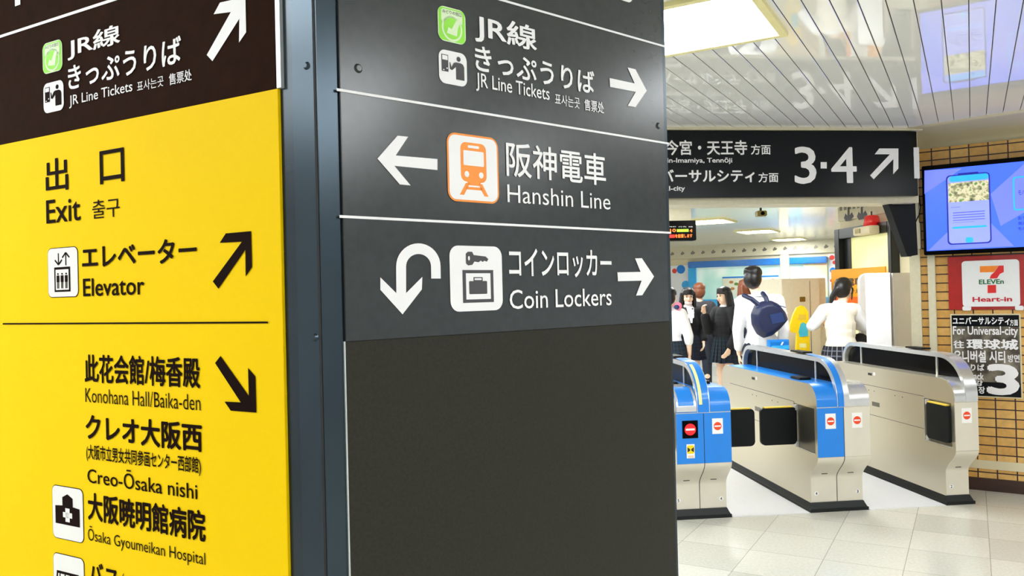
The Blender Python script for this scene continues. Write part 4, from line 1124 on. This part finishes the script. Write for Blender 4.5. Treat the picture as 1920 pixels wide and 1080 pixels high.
GIRTH = [1.0]
def person(label, loc_, face, H, pose, legs_pose=None):
    """returns (body object, helper). Local frame: x = image right when facing the viewer, -y = front, height 1.70 scaled to H"""
    s = H / 1.70
    lean = pose.get('lean', 0.0); ldx = pose.get('lean_x', 0.0)
    def up_(x, y, z):                                # spine lean above the hips
        k = max(0.0, z - .95); return Vector((x + ldx * k, y - lean * k, z))
    sw = pose.get('shoulder', .15); gi = pose.get('girth', .84); GIRTH[0] = gi
    bm = bmesh.new()
    # trunk
    chain(bm, [(up_(0, 0, .93), .125), (up_(0, 0, 1.06), .105), (up_(0, .0, 1.22), .122), (up_(0, 0, 1.34), .105)], 1.22 * gi, .82)
    capsule(bm, up_(-sw * .8, .01, 1.375), up_(sw * .8, .01, 1.375), .062, .062)
    hd = pose.get('head', (0, -.015, 1.59))
    hc = up_(*hd)
    capsule(bm, up_(0, .015, 1.38), hc + Vector((0, .012, -.07)), .054, .047)
    P = head(bm, hc, pose.get('yaw', 0), pose.get('nod', 0))
    # arms: shoulder, elbow, wrist given per side
    J = {}
    for sd, k in (('R', -1), ('L', 1)):
        S = up_(k * sw, .01, 1.375)
        Eb = Vector(pose[sd][0]); Wr = Vector(pose[sd][1])
        chain(bm, [(S, .052), (S.lerp(Eb, .5), .044), (Eb, .036)]); chain(bm, [(Eb, .037), (Eb.lerp(Wr, .35), .038), (Wr, .025)])
        hd_ = pose.get(sd + 'h', ((Wr - Eb), (-k, 0, 0), .5))
        hand(bm, Wr, hd_[0], hd_[1], hd_[2], 1 if sd == 'L' else -1)
        J[sd] = (S, Eb, Wr)
    for k in (-1, 1):
        st = pose.get('stance', .09)
        hip = Vector((k * .085, 0, .90)); kn = Vector((k * (st - .005), -.012 + (pose.get('step', 0) * k * -.5), .48)); an = Vector((k * st, .02 - pose.get('step', 0) * k, .08))
        chain(bm, [(hip, .086), (hip.lerp(kn, .5), .072), (kn, .052)]); chain(bm, [(kn, .052), (kn.lerp(an, .33) + Vector((0, .016, 0)), .054), (kn.lerp(an, .7), .038), (an, .034)])
        capsule(bm, an + Vector((0, .03, -.04)), an + Vector((k * .015, -.13, -.05)), .034, .028)
        J['a%d' % k] = an; J['k%d' % k] = kn; J['hip%d' % k] = hip
    me = solidify(bm, .0075, 3)
    o = link('person', me, pose.get('skin', 'skin'))
    o.location = loc_; o.rotation_euler = (0, 0, face); o.scale = (s, s, s)
    tag(o, label, 'person')
    # face
    for k in (-1, 1):
        b2 = bmesh.new(); add_ball(b2, P(k * .031, -.080, .012), (.012, .007, .007)); link('eye', fin(b2, True), 'eye', o)
        b2 = bmesh.new(); capsule(b2, P(k * .018, -.086, .033), P(k * .046, -.077, .034), .004, .003); link('eyebrow', fin(b2, True), 'hair_dark', o)
    b2 = bmesh.new(); capsule(b2, P(-.016, -.087, -.055), P(.016, -.087, -.055), .005, .005); link('lips', fin(b2, True), 'lip', o)
    return o, P, J, up_, sw, bm
def garment(name, parent, M, build, voxel=.009, smooth=3):
    bm = bmesh.new(); build(bm); return link(name, solidify(bm, voxel, smooth), M, parent)
def top(name, o, J, up_, sw, M, g=.016, sleeve=1.0, hem=.90, flare=.0, sides=('R', 'L'), fore=True):
    def b(bm):
        chain(bm, [(up_(0, 0, hem + .09), .128 + g + flare), (up_(0, 0, 1.06), .112 + g), (up_(0, 0, 1.22), .126 + g), (up_(0, 0, 1.33), .108 + g)], 1.24 * GIRTH[0], .84)
        capsule(bm, up_(-sw * .8, .01, 1.372), up_(sw * .8, .01, 1.372), .062 + g * .8, .062 + g * .8)
        for sd in sides:
            S, E, W = J[sd]
            chain(bm, [(S, .055 + g), (S.lerp(E, .5), .048 + g), (E, .042 + g)])
            if fore: chain(bm, [(E, .042 + g), (E.lerp(W, .9 * sleeve), .032 + g)])
    return garment(name, o, M, b)
def collar(o, up_, M):
    bm = bmesh.new(); n = 20
    for rr, z, in ((0, 0),):
        a = [bm.verts.new(up_(.062 * math.cos(t), .01 + .058 * math.sin(t), 1.475)) for t in [2 * math.pi * k / n for k in range(n)]]
        b = [bm.verts.new(up_(.088 * math.cos(t), .008 + .078 * math.sin(t), 1.425)) for t in [2 * math.pi * k / n for k in range(n)]]
        for k in range(n): bm.faces.new([a[k], a[(k + 1) % n], b[(k + 1) % n], b[k]])
    ob = link('collar', fin(bm, True), M, o); md = ob.modifiers.new('s', 'SOLIDIFY'); md.thickness = .006
    return ob
def skirt(o, M, z1=1.04, z0=.70, r0_=.15, r1_=.215, pleats=22):
    bm = bmesh.new(); n = pleats * 8; rows = 8; uvl = bm.loops.layers.uv.new('uv'); g = []
    for j in range(rows + 1):
        t = j / rows; row = []
        for i in range(n):
            a = 2 * math.pi * i / n; ph = (i / n * pleats) % 1.0
            rr = r0_ + (r1_ - r0_) * t ** .8 + (ph - .5) * .026 * (.25 + t)
            row.append(bm.verts.new((rr * 1.10 * math.cos(a), rr * .88 * math.sin(a), z1 + (z0 - z1) * t + .004 * math.sin(7 * a) * t)))
        g.append(row)
    for j in range(rows):
        for i in range(n):
            i2 = (i + 1) % n
            f = bm.faces.new([g[j][i], g[j + 1][i], g[j + 1][i2], g[j][i2]])
            for lp, (uu, vv) in zip(f.loops, ((i / n, 1 - j / rows), (i / n, 1 - (j + 1) / rows), ((i + 1) / n, 1 - (j + 1) / rows), ((i + 1) / n, 1 - j / rows))): lp[uvl].uv = (uu * 1.0, vv)
    ob = link('skirt', fin(bm), M, o); md = ob.modifiers.new('s', 'SOLIDIFY'); md.thickness = .005
    return ob
def shoes_socks(o, J, sock_top=.30):
    for k in (-1, 1):
        an, kn = J['a%d' % k], J['k%d' % k]
        def bs(bm):
            capsule(bm, an + Vector((0, .03, -.042)), an + Vector((k * .015, -.13, -.046)), .040, .036)
        sh = garment('shoe', o, 'shoe', bs, .008, 2)
        t = (sock_top - an.z) / (kn.z - an.z)
        def bk(bm): chain(bm, [(an + Vector((0, 0, -.02)), .041), (an.lerp(kn, t * .5) + Vector((0, .008, 0)), .050), (an.lerp(kn, t) + Vector((0, .012, 0)), .060)])
        garment('sock', o, 'sock', bk, .008, 2)
def hair_cap(P, bm, fringe=True, grow=0.0):
    add_ball(bm, P(0, .018, .062), (.086 + grow, .103 + grow, .072 + grow), None, 20, 12)
    add_ball(bm, P(0, .050, .0), (.083 + grow, .074 + grow, .095 + grow), None, 20, 12)
    if fringe:
        for k in range(-5, 6):
            x = k / 5
            capsule(bm, P(x * .050, -.062 + .02 * x * x, .108 - .012 * x * x), P(x * .068, -.084 + .034 * x * x, .050 - .012 * abs(x)), .015, .008)
def hair_long(P, bm, length=.36, spread=.08, front=True, back=.07):
    hair_cap(P, bm)
    for k in range(-4, 5):
        x = k / 4 * spread
        capsule(bm, P(x * .95, back - .02 * abs(k) / 4, .02), P(x * 1.05, back + .045 - .02 * abs(k) / 4, -length), .034, .020)
    if front:
        for s in (-1, 1):
            chain(bm, [(P(s * .078, -.012, .05), .026), (P(s * .092, -.018, -.08), .024), (P(s * .098, -.035, -length * .72), .017)])
            chain(bm, [(P(s * .084, .02, .03), .028), (P(s * .098, .02, -.10), .028), (P(s * .098, .01, -length * .85), .018)])

def spot(px, Y): p = at_y(px, 541, Y); return (p.x, p.y, 0)

# student with phone, facing us
o, P, J, up_, sw, _ = person('student in black cardigan and dark skirt holding up a white phone', spot(1289, 10.7), R(4), 1.60,
    {'R': [(-.215, -.02, 1.10), (-.09, -.245, 1.27)], 'Rh': ((.25, -.25, .9), (.8, -.2, -.2), .75),
     'L': [(.215, .03, 1.12), (.18, -.10, .95)], 'yaw': R(-8), 'nod': R(12)})
top('blouse', o, J, up_, sw, 'shirt', .008, .9); collar(o, up_, 'shirt')
c = top('cardigan', o, J, up_, sw, 'blazer', .026, .85, hem=.90)
b2 = bmesh.new()
vs = [up_(x, y, z) for x, y, z in ((-.05, -.085, 1.44), (.05, -.085, 1.44), (.012, -.146, 1.22), (-.012, -.146, 1.22))]
f0_ = [b2.verts.new(v) for v in vs]; f1_ = [b2.verts.new(v + Vector((0, -.012, 0))) for v in vs]
b2.faces.new(f1_); b2.faces.new(f0_[::-1])
for k in range(4): b2.faces.new([f0_[k], f0_[(k + 1) % 4], f1_[(k + 1) % 4], f1_[k]])
link('shirt_front', fin(b2), 'shirt', o)
skirt(o, 'plaid_dark', z0=.70); shoes_socks(o, J)
garment('hair', o, 'hair_black', lambda bm: hair_long(P, bm, .40), .008)
def mk(bm):
    add_ball(bm, P(0, -.050, -.082), (.056, .050, .036))
garment('face_mask', o, 'mask_white', mk, .007)
ph_p = Vector((J['R'][2].x + .035, J['R'][2].y - .088, J['R'][2].z + .10))
ph_w = o.matrix_basis @ ph_p
ph = thing('phone', 'white phone held by the student in the black cardigan', 'phone', tuple(ph_w), R(-14)); 
link('case', prism_y(rrect(-.036, .036, -.072, .072, .012), 0, .009), 'white_panel', ph)
link('camera_bump', box(.008, .03, -.002, 0, .04, .064, .0008), 'grey_ink', ph)
ph.rotation_euler = (R(-20), 0, R(-14))

# girl at the pillar edge, white shirt, arm hanging
o, P, J, up_, sw, _ = person('student in white shirt half hidden behind the pillar, arm hanging down', spot(1255, 9.7), R(150), 1.60,
    {'L': [(-.0 + .235, .0, 1.10), (.235, -.06, .86)], 'R': [(-.235, 0, 1.10), (-.225, -.05, .86)], 'L' + 'h': ((0, -.1, -1), (-1, 0, 0), .3)})
top('shirt', o, J, up_, sw, 'shirt', .022, .35); skirt(o, 'plaid_teal', z0=.70); shoes_socks(o, J); collar(o, up_, 'shirt')
def bun(bm):
    hair_cap(P, bm, True, .004); chain(bm, [(P(0, .10, .0), .05), (P(.0, .12, -.12), .035)])
garment('hair', o, 'hair_black', bun, .008)
for k, (dx, dz, M) in enumerate(((.0, .0, 'pink'), (.02, -.012, 'navy_light'))):
    b2 = bmesh.new(); add_ball(b2, P(-.13 + dx * .3, .085 + .03 * k, -.11 + dz), (.055 - .02 * k, .03, .05 - .02 * k)); link('hair_ribbon', fin(b2, True), M, o)

# brown-haired person behind
o, P, J, up_, sw, _ = person('person with brown hair and dark jacket, back turned, behind the phone girl', spot(1311, 11.6), R(165), 1.66,
    {'R': [(-.24, .02, 1.10), (-.21, -.12, .92)], 'L': [(.24, .02, 1.10), (.21, -.12, .92)]})
top('jacket', o, J, up_, sw, 'blazer_grey', .028, .95, hem=.86)
def trousers(o, J):
    def b(bm):
        capsule(bm, (-.05, 0, .93), (.05, 0, .93), .118, .118)
        for k in (-1, 1): chain(bm, [(J['hip%d' % k], .098), (J['k%d' % k], .070), (J['a%d' % k] + Vector((0, 0, -.01)), .056)])
    garment('trousers', o, 'trousers', b, .01); 
    for k in (-1, 1):
        an = J['a%d' % k]
        garment('shoe', o, 'shoe', lambda bm: capsule(bm, an + Vector((0, .03, -.042)), an + Vector((k * .015, -.14, -.046)), .042, .038), .008, 2)
trousers(o, J)
garment('hair', o, 'hair_brown', lambda bm: hair_cap(P, bm, True, .006), .008)

# girl in black blazer facing left, one hand raised
o, P, J, up_, sw, _ = person('long-haired student in black blazer facing left with one hand raised', spot(1358, 10.2), R(-62), 1.60,
    {'R': [(-.20, -.12, 1.13), (-.12, -.25, 1.36)], 'Rh': ((.1, -.3, .9), (.9, 0, 0), .8),
     'L': [(.24, .0, 1.10), (.22, -.14, .90)], 'yaw': R(-4), 'nod': R(8)})
top('blazer', o, J, up_, sw, 'blazer', .030, .92, hem=.88, flare=.01); collar(o, up_, 'shirt')
skirt(o, 'plaid_teal', z0=.70, r1_=.225); shoes_socks(o, J, .24)
garment('hair', o, 'hair_black', lambda bm: hair_long(P, bm, .34, .075), .008)
p = o.matrix_basis @ Vector((.24, .12, .78))
bg = thing('school_bag', 'black school bag with round charm hanging beside the blazer student', 'bag', tuple(p), R(-20))
def bb(bm): add_ball(bm, (0, 0, 0), (.15, .07, .12)); capsule(bm, (-.10, 0, -.06), (.10, 0, -.06), .07, .07)
link('body', (lambda b: (bb(b), solidify(b, .01))[1])(bmesh.new()), 'blazer', bg)
b2 = bmesh.new()
for k in range(10):
    t0_, t1_ = math.pi * k / 10, math.pi * (k + 1) / 10
    add_cyl(b2, (.09 * math.cos(t0_), 0, .09 + .13 * math.sin(t0_)), (.09 * math.cos(t1_), 0, .09 + .13 * math.sin(t1_)), .011, n=8)
link('handle', fin(b2, True), 'blazer', bg)
b2 = bmesh.new(); add_ball(b2, (-.02, -.085, .05), (.04, .02, .04)); link('charm', fin(b2, True), 'vest', bg)

# person in front of the boy, only a strand of hair shows
o, P, J, up_, sw, _ = person('brown long-haired student mostly hidden behind the boy with the bag', spot(1398, 11.4), R(200), 1.70,
    {'R': [(-.23, .02, 1.10), (-.2, -.1, .92)], 'L': [(.23, .02, 1.10), (.2, -.1, .92)]})
top('shirt', o, J, up_, sw, 'shirt', .02, .5); skirt(o, 'plaid_dark'); shoes_socks(o, J)
garment('hair', o, 'hair_brown', lambda bm: hair_long(P, bm, .30, .085), .008)

# boy in white shirt with the navy bag on his back
bx = spot(1424, 8.3)
o, P, J, up_, sw, _ = person('tall boy in white shirt seen from behind with large navy bag', bx, R(168), 1.79,
    {'R': [(-.215, .03, 1.10), (-.20, -.02, .90)], 'L': [(.215, .03, 1.10), (.205, -.04, .86)], 'shoulder': .165, 'girth': .86, 'yaw': R(-12), 'nod': R(4), 'step': .03, 'head': (.055, -.015, 1.59)})
top('shirt', o, J, up_, sw, 'shirt', .014, .8, hem=.86, flare=.012); collar(o, up_, 'shirt'); trousers(o, J)
def boyhair(bm):
    hair_cap(P, bm, True, .004)
    add_ball(bm, P(0, .03, .075), (.080, .085, .062), None, 20, 12)
    for k in range(14):
        a = 2 * math.pi * k / 14; add_ball(bm, P(.055 * math.cos(a), .03 + .06 * math.sin(a), .078 + .008 * math.sin(3 * a)), (.034, .036, .034))
garment('hair', o, 'hair_black', boyhair, .007, 7)
Y8 = 8.02
cbag = at_y(1441, 594, Y8)
bag = thing('sports_bag', 'large navy sports bag carried on the boy in white', 'bag', tuple(cbag), R(0))
K8 = Y8 / 1510
def bagp(x, y, d=0): return Vector(((x - 1441) * K8, d, (594 - y) * K8))
def bagb(bm):
    ol = [(1416, 570), (1430, 564), (1446, 563), (1460, 570), (1472, 585), (1477, 600), (1462, 617), (1446, 630), (1430, 634), (1418, 626), (1409, 608), (1408, 588)]
    c = bagp(1440, 597)
    for rr, d in ((1.0, 0), (.92, .06), (.92, -.06), (.72, .10), (.72, -.10)):
        for x, y in ol:
            p = c.lerp(bagp(x, y), rr); bm.verts.new((p.x, p.y + d, p.z))
    bmesh.ops.convex_hull(bm, input=bm.verts[:])
bgo = link('body', (lambda b: (bagb(b), solidify(b, .011, 6))[1])(bmesh.new()), 'navy', bag)
b2 = bmesh.new()
vs = [bagp(x, y, -.105) for x, y in ((1434, 588), (1462, 583), (1468, 604), (1440, 610))]
vb2 = [v + Vector((0, .05, 0)) for v in vs]
A = [b2.verts.new(v) for v in vs]; B = [b2.verts.new(v) for v in vb2]
b2.faces.new(A); b2.faces.new(B[::-1])
for k in range(4): b2.faces.new([A[k], A[(k + 1) % 4], B[(k + 1) % 4], B[k]])
bmesh.ops.bevel(b2, geom=b2.edges[:], offset=.012, segments=3, affect='EDGES')
link('pocket', fin(b2), 'navy_light', bag)
for pts in ([(1401, 553, .10), (1410, 560, -.01), (1420, 570, -.03), (1432, 580, -.05)], [(1436, 550, .08), (1437, 558, .0), (1438, 566, -.02), (1440, 578, -.04)]):
    b2 = bmesh.new()
    for p, q_ in zip(pts, pts[1:]):
        P0, P1 = bagp(*p), bagp(*q_); capsule(b2, P0, P1, .024, .024)
    link('strap', solidify(b2, .008, 3), 'navy', bag)
b2 = bmesh.new(); add_box(b2, .155, .185, -.02, .06, .02, .045, .004); link('name_tag', fin(b2), 'white_panel', bag)
b2 = bmesh.new()
for k in range(8): p0_, p1_ = bagp(1413 + k * 7, 577 - 6 * math.sin(k / 8 * math.pi), -.075), bagp(1413 + (k + 1) * 7, 577 - 6 * math.sin((k + 1) / 8 * math.pi), -.075); add_cyl(b2, p0_, p1_, .004, n=6)
link('zip', fin(b2), 'navy_light', bag)

# student on the right, cream vest, plaid skirt, seen from behind
o, P, J, up_, sw, _ = person('student in cream vest and plaid skirt seen from behind, elbows out', spot(1575, 7.95), R(168), 1.66,
    {'R': [(-.27, -.10, 1.20), (-.12, -.32, 1.22)], 'L': [(.27, -.06, 1.22), (.13, -.32, 1.24)], 'lean': .16, 'yaw': R(-28), 'nod': R(22), 'head': (-.055, -.03, 1.575)})
top('shirt', o, J, up_, sw, 'shirt', .014, .55); top('vest', o, J, up_, sw, 'vest', .022, sides=(), hem=.92); collar(o, up_, 'shirt')
skirt(o, 'plaid_grey', z1=1.02, z0=.66, r0_=.155); shoes_socks(o, J)
def pony(bm):
    hair_cap(P, bm, True, .003); chain(bm, [(P(.03, .10, -.02), .035), (P(.075, .085, -.10), .028), (P(.09, .05, -.19), .018)])
    for s in (-1, 1): capsule(bm, P(s * .077, -.03, .03), P(s * .082, -.03, -.09), .014, .008)
garment('hair', o, 'hair_black', pony, .008)
p = o.matrix_basis @ Vector((-.22, -.22, .98))
sb = thing('shoulder_bag', 'black shoulder bag at the right side of the cream vest student', 'bag', tuple(p), R(20))
link('body', (lambda b: (add_ball(b, (0, 0, 0), (.13, .07, .15)), capsule(b, (-.07, 0, -.10), (.07, 0, -.10), .07, .07), solidify(b, .01))[2])(bmesh.new()), 'blazer', sb)
b2 = bmesh.new(); capsule(b2, (-.08, 0, .1), (-.10, .03, .40), .016, .016); link('strap', fin(b2), 'blazer', sb)

bpy.data.scenes.remove(WORK)
